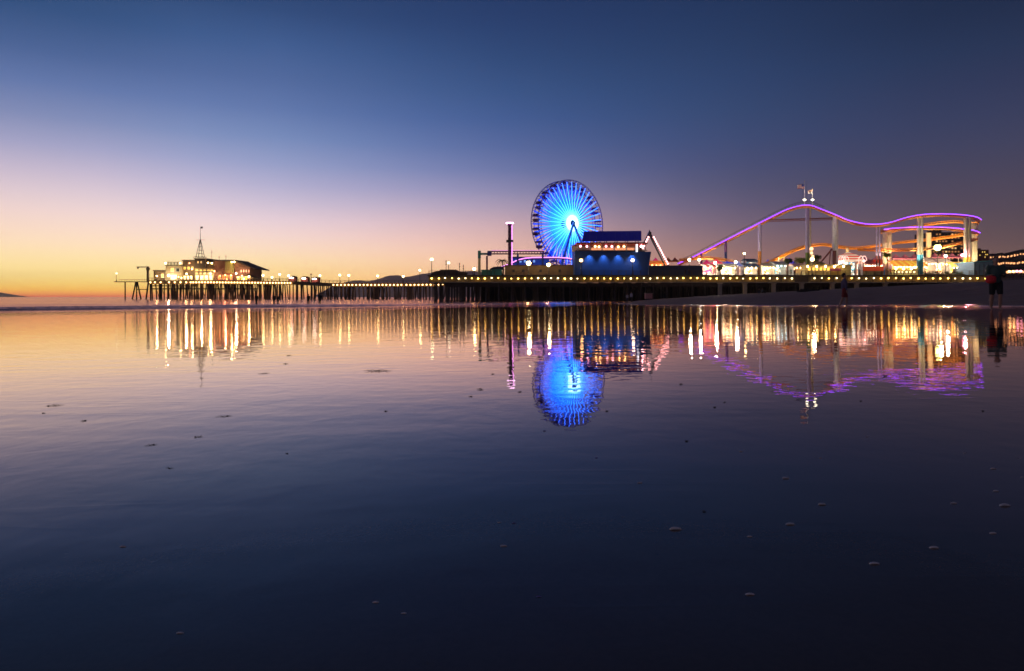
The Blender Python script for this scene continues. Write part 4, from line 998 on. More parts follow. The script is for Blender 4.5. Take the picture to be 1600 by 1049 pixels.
# ------------------------------------------------------------------ stalls, tents, rides on the deck
def tent(px0, px1, py0, py1, D, m, label, peaks=1, name='tent', wallm=None, group='tents on the amusement pier'):
    t = thing(name, label, 'tent', on((px0+px1)/2, D), group)
    a, c = XX(px0, D), XX(px1, D); ze = ZZ(py1, D); zt = ZZ(py0, D); w = (c-a)/peaks
    b = MB()
    for i in range(peaks):
        x_ = a+i*w; cx = x_+w/2; n = 5
        ring0 = [(x_, D, ze), (x_+w, D, ze), (x_+w, D+w, ze), (x_, D+w, ze)]
        mid = [(lerp(p[0], cx, .55), lerp(p[1], D+w/2, .55), lerp(ze, zt, .38)) for p in ring0]
        vs = ring0+mid+[(cx, D+w/2, zt)]
        fs = [(k, (k+1) % 4, 4+(k+1) % 4, 4+k) for k in range(4)]+[(4+k, 4+(k+1) % 4, 8) for k in range(4)]
        b.add(vs, fs, m); b.box(x_+.02, x_+w-.02, D-.05, D-.01, ze-.35, ze, m)
    b.build('canopy', t)
    for i in range(peaks+1): q = MB(); q.tube((a+i*w+(.1 if i == 0 else -.1), D+.15, DZ), (a+i*w+(.1 if i == 0 else -.1), D+.15, ze), .07, WHITE); q.build('pole', t)
    if wallm: q = MB(); q.box(a+.2, c-.2, D+w*.8, D+w*.8+.2, DZ, ze-.1, wallm); q.build('back_wall', t)
    return t
def stall(px0, px1, py0, pyr, D, inner, awn, label, bulbs=0, bm=LAMPY, name='stall', stripe=None, counter=WHITE, dep=4):
    t = thing(name, label, 'stall', on((px0+px1)/2, D), 'lit stalls on the amusement pier')
    a, c = XX(px0, D), XX(px1, D); zt = ZZ(py0, D); zr = ZZ(pyr, D)
    b = MB(); b.box(a, c, D+dep-.2, D+dep, DZ, zr, inner); b.box(a, a+.15, D, D+dep-.2, DZ, zr, WHITE); b.box(c-.15, c, D, D+dep-.2, DZ, zr, WHITE); b.build('glowing_back_wall', t)
    b = MB(); b.box(a+.16, c-.16, D+.1, D+.6, DZ, DZ+1.05, counter); b.build('counter', t)
    b = MB(); n = max(4, int((c-a)/.8)); w = (c-a+.6)/n
    for i in range(n):
        x_ = a-.3+i*w; mm = awn if not stripe or i % 2 else stripe
        vs = [(x_, D-1, zr-.15), (x_+w, D-1, zr-.15), (x_+w, D+dep*.5, zt), (x_, D+dep*.5, zt), (x_, D-1, zr-.5), (x_+w*.5, D-1, zr-.68), (x_+w, D-1, zr-.5), (x_, D+dep+.2, zr), (x_+w, D+dep+.2, zr)]
        b.add(vs, [(0, 1, 2, 3), (0, 4, 5, 6, 1), (3, 2, 8, 7)], mm)
    b.build('awning', t)
    for i in range(bulbs):
        q = MB(); xx = lerp(a, c, (i+.5)/bulbs); q.ball((xx, D-.9, zr-.75), .18, bm, 6, 5); q.tube((xx, D-.9, zr-.6), (xx, D-.8, zr-.2), .03, DARK, n=4); q.build('bulb', t)
    return t
tent(1018, 1034, 402, 410, 203, MAG, 'magenta peaked tent right of the bulb-lit A-frame', wallm=GLOWO)
stall(1015, 1041, 407, 411, 197, STO, mat('orange_canvas', (.8, .2, .03), .7, emit=(1, .2, .02), es=.35), 'orange lit stall just above the low blue wall', 4, LAMPO)
tent(1040, 1061, 401.5, 408, 214, mat('rust_canvas', (.4, .12, .05), .7), 'rust coloured tent before the start of the purple track', 2)
tent(1099, 1113, 405.5, 412, 200, MAG, 'magenta tent at the foot of the lift hill')
tent(1113.5, 1129, 404, 411, 203, mat('hot_pink_canvas', (.75, .04, .14), .7, emit=(1, .03, .1), es=.45), 'hot pink tent left of the dark blue coaster column')
stall(1098, 1121, 412, 415, 196, STP, RED, 'pink lit game stall under the magenta tents', 4, LAMPR, stripe=WHITE)
tent(1132, 1148, 405, 411, 203, BLUEC, 'blue tent right of the dark blue coaster column')
stall(1124, 1150, 411.5, 415, 197, STW, mat('cream_canvas', (.7, .6, .45), .7), 'white lit stall behind the round dark bush', 4, LAMPY)
tent(1150.5, 1161, 408, 415, 199, mat('periwinkle_canvas', (.2, .25, .6), .7, emit=(.1, .15, .6), es=.3), 'periwinkle tent left of the dark clock-like lamp')
stall(1163, 1183, 411, 415, 199, STW, SLATE, 'slate-roofed white lit stall left of the orange-footed column', 3, LAMPY)
stall(1166, 1182, 404, 407.5, 210, STT, SLATE, 'slate-roofed stall on a higher level behind the lamp post', 0)
stall(1190, 1209, 411, 414.5, 199, STW, mat('cream_canvas', (0, 0, 0)), 'cream-roofed stall right of the orange-footed column', 4, LAMPY)
tent(1196, 1208, 405, 413, 206, BLUEC, 'deep blue tent behind the cream-roofed stall')
tent(1228, 1245, 402, 411, 206, mat('royal_blue_canvas', (.05, .05, .5), .7, emit=(.04, .04, .6), es=.3), 'royal blue tent beneath the low orange track')
stall(1210, 1228, 408, 412, 198, STT, WHITE, 'white-roofed stall with teal goods below the low orange track', 3, LAMPC)
stall(1240, 1258, 411.5, 415, 194, STW, mat('pale_pink_canvas', (.75, .5, .45), .7), 'pale pink-roofed stall in front of the lime-lit tree', 3)
D = 190
t = thing('cream_pavilion', 'long cream single-storey pavilion with barred front beside the golden lamp', 'pavilion', on(1285, D))
b = MB(); b.box(XX(1258, D), XX(1330, D), D, D+7, DZ, ZZ(415.5, D), mat('pavilion_cream', (.55, .42, .18), .7)); b.build('wall', t)
b = MB(); b.box(XX(1257, D), XX(1331, D), D-1, D+7.4, ZZ(415.5, D)+.003, ZZ(413.8, D), mat('roof_tan', (.4, .3, .16), .7)); b.build('roof', t)
for px in range(1262, 1294, 6): window(t, px, px+4.6, 418, 424, D, GLOWY, CREAM)
b = MB(); b.box(XX(1258, D), XX(1296, D), D-.9, D-.7, ZZ(423.6, D), ZZ(423, D), CREAM)
for px in range(1258, 1297, 3): b.box(XX(px, D), XX(px, D)+.12, D-.9, D-.75, DZ, ZZ(423.7, D), CREAM)
b.build('railing', t)
b = MB(); b.box(XX(1296, D), XX(1313, D), D-.3, D-.1, ZZ(424, D), ZZ(419.5, D), mat('plum_panel', (.25, .03, .12), .6)); b.build('sign_panel', t)
b = MB(); b.box(XX(1296, D), XX(1313, D), D-.3, D-.1, DZ, ZZ(424.3, D), mat('mustard_panel', (.4, .25, .05), .6)); b.build('lower_panel', t)
for px in (1262, 1276, 1290, 1304, 1318): bulb(t, px, 416.6, D-1.2, LAMPY, .25, 'eave_lamp')
# boom ride
D = 193; t = thing('boom_ride', 'dark diagonal boom with tripod base beside the white coaster columns', 'ride', on(1290, D))
b = MB(); b.tube(P(1281, 412, D), P(1300.5, 389, D), .22, MAR); b.build('boom', t)
b = MB(); b.tube(P(1300.5, 389, D), P(1309, 414, D), .14, MAR); b.tube(P(1300.5, 389, D)+Vector((0, 1, 0)), P(1296, 414, D+3), .14, MAR); b.build('strut', t)
b = MB(); b.lathe(P(1276, 412, D), [(2.4, -3), (2.2, 0), (1.2, .5), (.3, .6)], mat('olive_drum', (.2, .16, .05), .7), 12); b.build('base', t)
# tall lamp-tree figure
D = 192; t = thing('tiered_lamp_column', 'column of three stacked round lamps right of the green-footed coaster column', 'ornament', on(1268, D))
b = MB(); b.tube(P(1268, 431, D), P(1268, 387, D), .3, mat('gold_paint', (.4, .28, .08), .5), r2=.15); b.build('pole', t)
for px, py, r_ in ((1268, 389, .5), (1268, 395.5, .42), (1270, 401, .4)): b = MB(); b.ball(P(px, py, D-.6), r_, E('dim_gold_globe', (1, .6, .3), 2.2), 8, 6); b.build('globe', t)
# striped pavilion
D = 196; t = thing('striped_pavilion', 'small pavilion with red and white striped lit roof', 'pavilion', on(1332, D))
a, c = XX(1317, D), XX(1347, D)
b = MB()
rows = [(408, 14.5), (405.5, 14.3), (403.5, 13.8), (401.8, 13), (399.5, 12), (397.5, 9), (395.5, 5), (393.2, 1)]
for i, ((p0, h0), (p1, h1)) in enumerate(zip(rows, rows[1:])):
    z0, z1 = ZZ(p0, D), ZZ(p1, D); w0, w1 = h0*.178, h1*.178; cx = (a+c)/2
    vs = [(cx+sx*w0, D+2.7+sy_*w0, z0) for sx, sy_ in ((-1,-1),(1,-1),(1,1),(-1,1))]+[(cx+sx*w1, D+2.7+sy_*w1, z1) for sx, sy_ in ((-1,-1),(1,-1),(1,1),(-1,1))]
    b.add(vs, [(k, (k+1) % 4, 4+(k+1) % 4, 4+k) for k in range(4)], (mat('striped_red', (.6, .08, .06), .7, emit=(1, .12, .08), es=.35) if i % 2 else mat('striped_white', (.8, .7, .6), .7, emit=(1, .75, .5), es=.55)))
b.build('roof', t)
for px in (1318, 1327, 1337, 1346): b = MB(); b.tube((XX(px, D), D+.4, DZ), (XX(px, D), D+.4, ZZ(408, D)), .14, WHITE); b.build('column', t)
b = MB(); b.box(a, c, D+4, D+4.2, DZ, ZZ(409, D), STT); b.build('glowing_back_wall', t)
for px in (1312, 1317, 1350): bulb(t, px, 409+random.uniform(-1, 3), D-1, E('soft_pink_bulb', (1, .6, .5), 5), .35, 'roof_lamp')
for px in (1313, 1316.5, 1321, 1344, 1349):
    b = MB(); k = 8; cx = XX(px, D); 
    for i in range(k):
        A, C_ = math.pi*i/k, math.pi*(i+1)/k; b.tube((cx+.7*math.cos(A), D-.5, ZZ(408, D)+1.4*math.sin(A)), (cx+.7*math.cos(C_), D-.5, ZZ(408, D)+1.4*math.sin(C_)), .08, E('arch_tube', (1, .65, .55), 1.4), n=4)
    b.tube((cx-.7, D-.5, DZ+3), (cx-.7, D-.5, ZZ(408, D)), .06, MATS['arch_tube'], n=4); b.build('arch_light', t)
# arcade and bright stalls at the right
stall(1350, 1372, 405.5, 411.5, 200, STW, mat('rose_canvas', (.6, .3, .3), .7), 'wide white lit arcade right of the striped pavilion', 5, FLOOD)
D = 189; t = thing('red_fence_wall', 'red panel wall before the arcade, left of the light blue column base', 'wall', on(1366, D))
b = MB(); b.box(XX(1349, D), XX(1381, D), D, D+.3, ZZ(424, D)+.003, ZZ(416.5, D), mat('lit_red_board', (.6, .07, .02), .6, emit=(1, .08, .02), es=.2)); b.build('upper_panel', t)
b = MB(); b.box(XX(1349, D), XX(1381, D), D, D+.3, DZ, ZZ(424, D), mat('khaki_board', (.3, .2, .09), .7))
for i in range(12): b.box(XX(1350+i*2.7, D), XX(1350.4+i*2.7, D), D-.06, D-.003, DZ, ZZ(424, D), CREAM)
b.build('lower_panel', t)
stall(1373, 1394, 405, 411, 198, STY, mat('red_canvas', (.6, .08, .04), .7, emit=(1, .1, .03), es=.2), 'red-roofed yellow lit stall around the wide cream columns', 4, LAMPP)
tent(1350, 1392, 401, 407, 214, mat('dusty_purple_canvas', (.28, .12, .22), .7, emit=(.5, .12, .25), es=.15), 'dusty purple triple-peaked tent behind the arcade', 3)
stall(1394, 1422, 406.5, 413.5, 193, STY, mat('yellow_canvas', (.9, .6, .08), .7, emit=(1, .55, .05), es=.5), 'yellow scalloped awning stall left of the light blue columns', 6, LAMPY, stripe=mat('amber_canvas', (.8, .4, .05), .7, emit=(1, .35, .03), es=.35))
stall(1422.5, 1445, 407, 413.5, 193, STW, MATS['yellow_canvas'], 'yellow awning stall with bright white interior around the light blue columns', 5, LAMPY, stripe=mat('amber_canvas', (0, 0, 0)))
tent(1396, 1440, 396.5, 404, 212, mat('mauve_canvas', (.35, .12, .2), .7, emit=(.6, .12, .2), es=.15), 'mauve triple tent under the low orange track', 3)
stall(1446, 1462, 402, 409, 196, STW, mat('cream_canvas', (0, 0, 0)), 'tall white stall left of the green globe lamp', 3, FLOOD)
stall(1462.5, 1484, 404, 409.5, 197, STW, mat('white_canvas', (.75, .7, .6), .7, emit=(1, .7, .4), es=.3), 'white canopy stall right of the green globe lamp', 4, FLOOD)
stall(1484.5, 1506, 409, 414.5, 194, STY, mat('gold_canvas', (.8, .5, .1), .7, emit=(1, .5, .08), es=.35), 'golden sloping awning stall left of the yellow coaster column', 4, LAMPY)
tent(1458, 1512, 395, 402, 214, mat('mauve_canvas', (0, 0, 0)), 'wide mauve tent row behind the white stalls', 4)
D = 187; t = thing('white_ticket_office', 'low white and yellow ticket building with barred windows at the right of the pier', 'building', on(1420, D))
b = MB(); b.box(XX(1393, D), XX(1434, D), D, D+3, DZ, ZZ(421, D), mat('lit_cream', (.75, .6, .3), .7)); b.build('wall', t)
b = MB(); b.box(XX(1392, D), XX(1435, D), D-.5, D+3.2, ZZ(421, D)+.003, ZZ(420, D), YEL); b.build('roof', t)
for px in range(1396, 1432, 6): window(t, px, px+4.4, 422.8, 427.5, D, GLOWW, BROWN)
for px in (1400, 1412, 1424): bulb(t, px, 420.4, D-.9, LAMPY, .25, 'eave_lamp')
D = 187; t = thing('hedge_planter', 'low dark planter with hedge before the white stalls', 'planter', on(1485, D))
def leafball(b, c, r, n, m, sc=(1, 1, 1), ls=.3):
    c = Vector(c)
    for i in range(n):
        d = Vector((random.gauss(0, 1), random.gauss(0, 1), random.gauss(0, 1))).normalized()*r*random.uniform(.5, 1.05)
        p = c+Vector((d.x*sc[0], d.y*sc[1], d.z*sc[2])); u = Vector((random.gauss(0, 1), random.gauss(0, 1), random.gauss(0, 1))).normalized(); v = u.cross(Vector((random.gauss(0, 1), random.gauss(0, 1), random.gauss(0, 1)))).normalized()
        s_ = ls*random.uniform(.6, 1.3); b.add([p-u*s_, p+v*s_*.6, p+u*s_, p-v*s_*.6], [(0, 1, 2, 3)], m)
b = MB(); b.box(XX(1444, D), XX(1508, D), D, D+1.2, DZ, DZ+.5, BROWN); b.build('box', t)
b = MB()
for i in range(26): leafball(b, (XX(1446+i*2.3, D), D+.6, DZ+.85), .5, 26, GREEN, (1.2, 1, 1), .16)
b.build('hedge', t)
def tree(px, D, py0, py1, rx, label, m=GREEN, nm='tree'):
    t = thing(nm, label, 'tree', on(px, D), 'small trees on the amusement pier'); x = XX(px, D); zt = ZZ(py0, D); zb_ = ZZ(py1, D)
    b = MB(); b.tube((x, D, DZ), (x, D, zb_+.4), .22, BARK, r2=.14)
    for i in range(5):
        a = i*1.257; b.tube((x, D, zb_), (x+rx*.6*math.cos(a), D+rx*.6*math.sin(a), lerp(zb_, zt, .6)), .1, BARK, r2=.03, n=5)
    b.build('trunk', t); b = MB(); h = (zt-zb_)
    for i in range(13):
        a = random.uniform(0, 6.28); r_ = random.uniform(.2, .75)*rx; leafball(b, (x+r_*math.cos(a), D+r_*math.sin(a), zb_+h*random.uniform(.25, .85)), rx*.38, 70, m, ls=.2)
    b.build('crown', t)
tree(1125, 190, 413.5, 424, 1.1, 'small round dark bush-like tree before the white stall')
tree(1231, 197, 405, 413, 1.3, 'thin tree left of the royal blue tent')
LIME = mat('lime_lit_foliage', (.22, .26, .03), .8)  # green light on the leaves put into the leaf colour
tree(1250, 197, 402.5, 412, 1.9, 'lime-lit leafy tree left of the green-footed coaster column', LIME)
tree(1276, 198, 397, 413, 1.5, 'dull olive tree right of the stacked lamps')
tree(1386, 187.5, 396, 402, 1.0, 'green crowned small tree wrapped in front of the wide cream columns', LIME)
# floodlit sign mast / tall dark post with lamp head
D = 182; b = MB(); x = XX(1163.5, D)
# blue-grey tent hall at the pier's right end
D = 186; t = thing('slate_tent_hall', 'slate blue canvas hall at the right end of the pier', 'hall', on(1537, D))
b = MB(); b.prism([(XX(1522, D), ZZ(433, D)), (XX(1552, D), ZZ(433, D)), (XX(1552, D), ZZ(410, D)), (XX(1548, D), ZZ(408.5, D)), (XX(1522, D), ZZ(410, D))], D, D+9, SLATE); b.build('canvas_wall', t)
b = MB(); b.prism([(XX(1521.5, D), ZZ(409.9, D)), (XX(1548, D), ZZ(408.3, D)), (XX(1552.5, D), ZZ(409.9, D)), (XX(1552.5, D), ZZ(409.2, D)), (XX(1548, D), ZZ(407.4, D)), (XX(1521.5, D), ZZ(409.1, D))], D-.3, D+9.3, LBLUE); b.build('canvas_roof', t)
for i in range(5): q = MB(); q.box(XX(1523+i*7, D), XX(1523.4+i*7, D), D-.08, D-.003, ZZ(433, D), ZZ(412.5, D), DARK); q.build('frame_pole', t)

# apartment tower and other buildings behind
D = 420; t = thing('apartment_tower', 'dark high-rise apartment block with scattered lit windows behind the coaster', 'building', (XX(1480, D), D, 4))
b = MB(); b.box(XX(1456, D), XX(1506, D), D, D+18, 4, ZZ(363, D), mat('tower_concrete', (.09, .06, .055), .85)); b.build('wall', t)
b = MB(); b.box(XX(1462, D), XX(1476, D), D+3, D+9, ZZ(363, D), ZZ(359, D), mat('tower_concrete', (0, 0, 0))); b.build('roof_room', t)
for r_ in range(8):
    for c_ in range(10):
        px = 1457.2+c_*4.85; py = 365+r_*5.4; lit = random.random()
        o = window(t, px, px+3.4, py, py+3, D, WIN if lit < .14 else DIMWIN if lit < .5 else WIND, mat('tower_concrete', (0, 0, 0)))
for r_ in range(8):
    b = MB(); b.box(XX(1455.5, D), XX(1506.5, D), D-1.2, D-.15, ZZ(369.2+r_*5.4, D), ZZ(368.7+r_*5.4, D), mat('tower_concrete', (0, 0, 0))); b.build('balcony', t)
D = 430; t = thing('brick_block', 'reddish brown building with a few lit windows right of the coaster', 'building', (XX(1540, D), D, 4))
b = MB(); b.box(XX(1526, D), XX(1545, D), D, D+14, 4, ZZ(390.5, D), mat('dusky_brick', (.22, .07, .05), .85)); b.build('wall', t)
b = MB(); b.box(XX(1529, D), XX(1536, D), D+2, D+8, ZZ(390.5, D)+.003, ZZ(388, D), mat('dusky_brick', (0, 0, 0))); b.build('roof_room', t)
for px, py in ((1534, 393), (1537.5, 393), (1539, 397), (1538, 401), (1541.5, 397), (1530, 398)): window(t, px, px+2, py, py+2, D, GLOWY, BROWN)
# far shore houses and lights (right edge)
random.seed(21)
hg = None
for i in range(26):
    px = 1552+(i % 9)*6.3+random.uniform(-2, 2); row = i//9; py = (428, 415, 405)[row]-(i % 9)*.4*row+random.uniform(-1, 1); D = (470, 560, 640)[row]
    if hg is None:
        t = thing('hillside_house', 'small far house with lit window on the dusky hillside at the right edge', 'house', (0, 0, 0), 'far houses on the hillside')
        b = MB(); b.box(-3, 3, 0, 6, -3, 3, mat('house_wall', (.25, .16, .13), .8)); b.build('wall', t)
        b = MB(); b.prism([(-3.4, 3.003), (3.4, 3.003), (0, 4.6)], -.4, 6.4, DBROWN); b.build('roof', t)
        for xx in (-1.7, .9): b = MB(); b.box(xx-.6, xx+.6, -.1, -.003, .3, 1.6, E('far_window_light', (1, .45, .18), 1.6)); b.build('window', t)
        hg = t
    else: t = copy_tree(hg)
    t.location = P(px, py, D); t.scale = (1, 1, 1)
for i, px in enumerate((1577, 1583, 1589, 1595)):
    lamp_post(px, 424+random.uniform(-.5, .5), 300, 3.5, LAMPO if i < 2 else LAMPP, .5, 'distant promenade lamp beyond the beach, %s from the right frame edge' % ('fourth', 'third', 'second', 'nearest')[i], group='distant promenade lamps')

# lifeguard box under the pier, small beach things
D = 150; b = MB(); x, zz = XX(1003, D), sandz(XX(1003, D), D)
t = thing('beach_box', 'pale pinkish box hut standing in the shade under the pier', 'hut', (XX(1014.5, D), D, 0))
b.box(XX(1009, D), XX(1019.5, D), D, D+1.3, ZZ(467, D), ZZ(459, D), mat('dusty_pink', (.55, .25, .25), .8)); b.build('wall', t)
b = MB(); b.box(XX(1008.4, D), XX(1020, D), D-.2, D+1.5, ZZ(459, D)+.003, ZZ(458.3, D), CONC); b.build('roof', t)
for px in (1009.6, 1018.8): b = MB(); b.box(XX(px, D)-.08, XX(px, D)+.08, D+.2, D+.4, -1.5, ZZ(467, D)-.003, PILE); b.build('leg', t)
for px, py, D, lb in ((1264, 460.5, 95, 'dark heap of kelp on the dry sand slope before the pier'), (1105, 459.5, 165, 'low dark mound of kelp at the crest of the sand below the blue wall')):
    x = XX(px, D); b = MB(); leafball(b, (x, D, sandz(x, D)+.1), .9, 260, mat('kelp', (.02, .016, .012), .6), (1.7, .8, .35), .2); tag(b.build('kelp_heap', origin=(x, D, sandz(x, D))), lb, 'kelp')

# ------------------------------------------------------------------ people
def figure(px, D, height, label, top, bottom, pose, detail=False, face=0, skin=SKIN, hair=None, z=None, hold=None, sleeves=True, legbare=True):
    x = XX(px, D); z0 = sandz(x, D) if z is None else z
    t = thing('person', label, 'person', (x, D, z0), rz=face)
    H = height; u = H/7.6
    # joints
    st, arm, sit = pose.get('stride', .12), pose.get('arm', 0), pose.get('sit', False)
    hipz = .52*H if not sit else .12*H; sh_ = hipz+.30*H; nk = sh_+.035*H; hd = nk+.085*H
    J = {}
    for s_, k in ((-1, 'l'), (1, 'r')):
        if sit:
            J[k] = [Vector((s_*.055*H, 0, hipz)), Vector((s_*.08*H, -.22*H, .26*H)), Vector((s_*.08*H, -.40*H, .03*H)), Vector((s_*.08*H, -.50*H, .025*H))]
        else:
            f = st*s_
            J[k] = [Vector((s_*.052*H, 0, hipz)), Vector((s_*.06*H, -f*H*.6-.02*H, .275*H)), Vector((s_*.062*H, -f*H+(.03*H), .035*H)), Vector((s_*.07*H, -f*H-.09*H, .018*H))]
        b_ = pose.get('bend_'+k, 0)
        sp_ = Vector((s_*.115*H, 0, sh_-.005*H)); el = sp_+Vector((s_*(.02+.02*abs(arm))*H, (.02 if s_ > 0 else -.02)*H*(1+arm), -.165*H))
        if b_: wr = el+Vector((-s_*.03*H, -.13*H, -.02*H+.03*H*b_))
        else: wr = el+Vector((s_*.005*H, -.035*H-.03*s_*H*arm, -.145*H))
        J['a'+k] = [sp_, el, wr]
    cap = []
    def C(a, b, ra, rb): cap.append((a, b, ra, rb))
    pel = Vector((0, 0, hipz+.01*H)); ch = Vector((0, 0, hipz+.21*H))
    def build_caps(lst, name, m, vox, parent=t, balls=()):
        mb = MB()
        for a, b, ra, rb in lst:
            mb.tube(a, b, ra, m, r2=rb, n=10); mb.ball(a, ra, m, 10, 8); mb.ball(b, rb, m, 10, 8)
        for c, r_, sc in balls: mb.ball(c, r_, m, 14, 10, sc)
        o = mb.build(name, local=True); o.parent = parent
        md = o.modifiers.new('one_surface', 'REMESH'); md.mode = 'VOXEL'; md.voxel_size = vox; md.use_smooth_shade = True
        if vox > .007: sm = o.modifiers.new('soft', 'SMOOTH'); sm.iterations = 2
        return o
    body = []; balls = [(pel, .078*H, (1.1, .75, .9)), (ch, .085*H, (1.15, .7, 1.1)), (Vector((0, -.004*H, hd)), .058*H, (.82, .95, 1.15)), (Vector((0, -.030*H, hd-.035*H)), .032*H, (.9, .8, .8))]
    body.append((pel, ch, .068*H, .076*H)); body.append((Vector((-.085*H, 0, sh_-.01*H)), Vector((.085*H, 0, sh_-.01*H)), .034*H, .034*H)); body.append((Vector((0, 0, sh_-.02*H)), Vector((0, -.005*H, hd-.03*H)), .034*H, .030*H))
    for k in 'lr':
        a = J[k]; body += [(a[0], a[1], .052*H, .034*H), (a[1], a[1].lerp(a[2], .35), .033*H, .034*H), (a[1].lerp(a[2], .35), a[2], .034*H, .02*H), (a[2]-Vector((0, -.02*H, 0)), a[3], .019*H, .014*H)]
        a = J['a'+k]; body += [(a[0], a[1], .029*H, .022*H), (a[1], a[2], .022*H, .014*H)]
        d = (a[2]-a[1]).normalized(); sd = Vector((0, 1, 0)) if abs(d.y) < .7 else Vector((1, 0, 0))
        pm_ = a[2]+d*.05*H*.9; body.append((a[2], pm_, .012*H, .014*H))
        if detail:
            balls.append((a[2]+d*.032*H, .020*H, (.62, 1.05, 1.1) if abs(d.y) < .7 else (1.05, 1.1, .62)))
            for fi in range(4):
                o_ = sd*(fi-1.5)*.0115*H; ln = (.036, .043, .045, .034)[fi]*H
                k1 = pm_+o_+d*.004*H; k2 = k1+d*ln*.55; k3 = k2+(d*.8+Vector((-(1 if a[0].x > 0 else -1)*.5, -.1, 0)))*ln*.45
                body += [(k1, k2, .0052*H, .0048*H), (k2, k3, .0048*H, .0042*H)]
            tb = a[2]+d*.018*H-sd*.018*H; body.append((tb, tb-sd*.016*H+d*.026*H, .006*H, .005*H))
    if detail:
        balls += [(Vector((0, -.060*H, hd-.010*H)), .010*H, (.7, 1, 1.4)), (Vector((-.049*H, 0, hd-.005*H)), .013*H, (.5, .8, 1.3)), (Vector((.049*H, 0, hd-.005*H)), .013*H, (.5, .8, 1.3)), (Vector((0, -.052*H, hd-.034*H)), .010*H, (1.5, .8, .5)), (Vector((0, -.046*H, hd-.052*H)), .014*H, (1, .8, .8))]
    vox = .007 if detail else .022
    build_caps(body, 'body', skin, vox, balls=balls)
    if detail:
        for s_ in (-1, 1):
            q = MB(); q.ball(Vector((s_*.02*H, -.053*H, hd+.004*H)), .0075*H, WHITE, 8, 6); q.ball(Vector((s_*.02*H, -.0585*H, hd+.004*H)), .0036*H, DARK, 6, 5); q.build('eye', local=True).parent = t
    # clothes
    c2 = [(pel+Vector((0, 0, .02*H)), ch, .083*H, .088*H), (Vector((-.088*H, 0, sh_-.012*H)), Vector((.088*H, 0, sh_-.012*H)), .042*H, .042*H)]
    for k in 'lr':
        a = J['a'+k]; e = a[1] if not sleeves else a[2]
        c2.append((a[0], a[1] if sleeves else a[0].lerp(a[1], .55), .039*H, .032*H))
        if sleeves: c2.append((a[1], a[1].lerp(a[2], .9), .031*H, .023*H))
    build_caps(c2, 'top', top, .014 if detail else .025, balls=[(ch, .095*H, (1.15, .75, 1.1)), (pel+Vector((0, 0, .01*H)), .088*H, (1.12, .8, .7))])
    c3 = [(pel, pel+Vector((0, 0, .03*H)), .074*H, .074*H)]
    for k in 'lr':
        a = J[k]
        if legbare: c3.append((a[0], a[0].lerp(a[1], .8), .062*H, .050*H))
        else: c3 += [(a[0], a[1], .061*H, .043*H), (a[1], a[2]+Vector((0, 0, .01*H)), .042*H, .032*H)]
    build_caps(c3, 'shorts' if legbare else 'trousers', bottom, .014 if detail else .025, balls=[(pel-Vector((0, 0, .01*H)), .084*H, (1.1, .8, .85))])
    hb = [(Vector((0, .012*H, hd+.016*H)), .060*H, (.9, .95, 1.05)), (Vector((0, .024*H, hd-.012*H)), .05*H, (.9, .8, 1))]
    build_caps([], 'hair', hair or mat('dark_hair', (.015, .011, .009), .7), .012 if detail else .02, balls=hb)
    if hold:
        q = MB(); w = a = J['al'][2]; c = J['al'][2]+Vector((-.01*H, -.05*H, -.085*H))
        q.lathe(c-Vector((0, 0, .07*H)), [(.05*H, 0), (.085*H, .03*H), (.085*H, .11*H), (.06*H, .14*H)], hold, 12)
        q.tube(c+Vector((-.05*H, 0, .06*H)), J['al'][2]+Vector((0, -.03*H, -.01*H)), .006*H, hold, n=5); q.tube(c+Vector((.05*H, 0, .06*H)), J['al'][2]+Vector((0, -.03*H, -.01*H)), .006*H, hold, n=5)
        o = q.build('tote_bag', local=True); ws = Matrix.Rotation(face, 4, 'Z'); o.location = Vector((x, D, z0)); o.rotation_euler.z = face
        tag(o, 'red bag held at the waist by the person at the right edge', 'bag')
    return t
def cloth(n, c): return mat('cloth_'+n, c, .9, scale=8)
DK = cloth('black', (.015, .015, .018)); NV = cloth('navy', (.03, .035, .08)); BRN = cloth('brown', (.09, .05, .035))
figure(1556, 22.5, 1.74, 'large nearest person at the right edge in dark green jacket and dark shorts, legs bare', cloth('darkgreen', (.06, .10, .085)), DK, dict(stride=.05, bend_l=1, bend_r=1), True, face=R(-25), hold=cloth('red', (.75, .035, .045)))
figure(1319, 35, 1.72, 'person in violet-grey top and red shorts walking at the edge of the sand', cloth('violetgrey', (.11, .09, .17)), cloth('redshorts', (.22, .03, .03)), dict(stride=.1, arm=.5), True, face=R(70), legbare=True)
PG = 'people standing at the waterline'
for px, D, h_, top_, bot_, lb, fc in ((401, 108, 1.62, DK, DK, 'leftmost dark silhouette standing alone at the waterline', 0), (428, 110, 1.6, BRN, DK, 'broader dark figure, left one of the pair at the waterline', 40), (434.5, 112, 1.4, DK, BRN, 'shorter figure, right one of the pair at the waterline', 200), (482, 104, 1.62, cloth('olive', (.05, .05, .02)), DK, 'figure in dark olive top, left one of the trio at the waterline', 10), (490.5, 116, 1.35, cloth('maroon', (.12, .03, .04)), cloth('grey', (.2, .18, .17)), 'small figure in maroon in the middle of the trio at the waterline', 90), (500, 101, 1.78, DK, BRN, 'tallest dark figure, right one of the trio at the waterline', 0)):
    figure(px, D, h_, lb, top_, bot_, dict(stride=.06), False, face=R(fc), z=max(SEA-.12, sandz(XX(px, D), D)), legbare=False)
figure(980, 125, 1.6, 'person in pale top standing left of the pair below the blue building', cloth('palegrey', (.5, .45, .5)), NV, dict(stride=.05), face=R(20), z=max(SEA-.08, sandz(XX(980, 125), 125)), legbare=False)
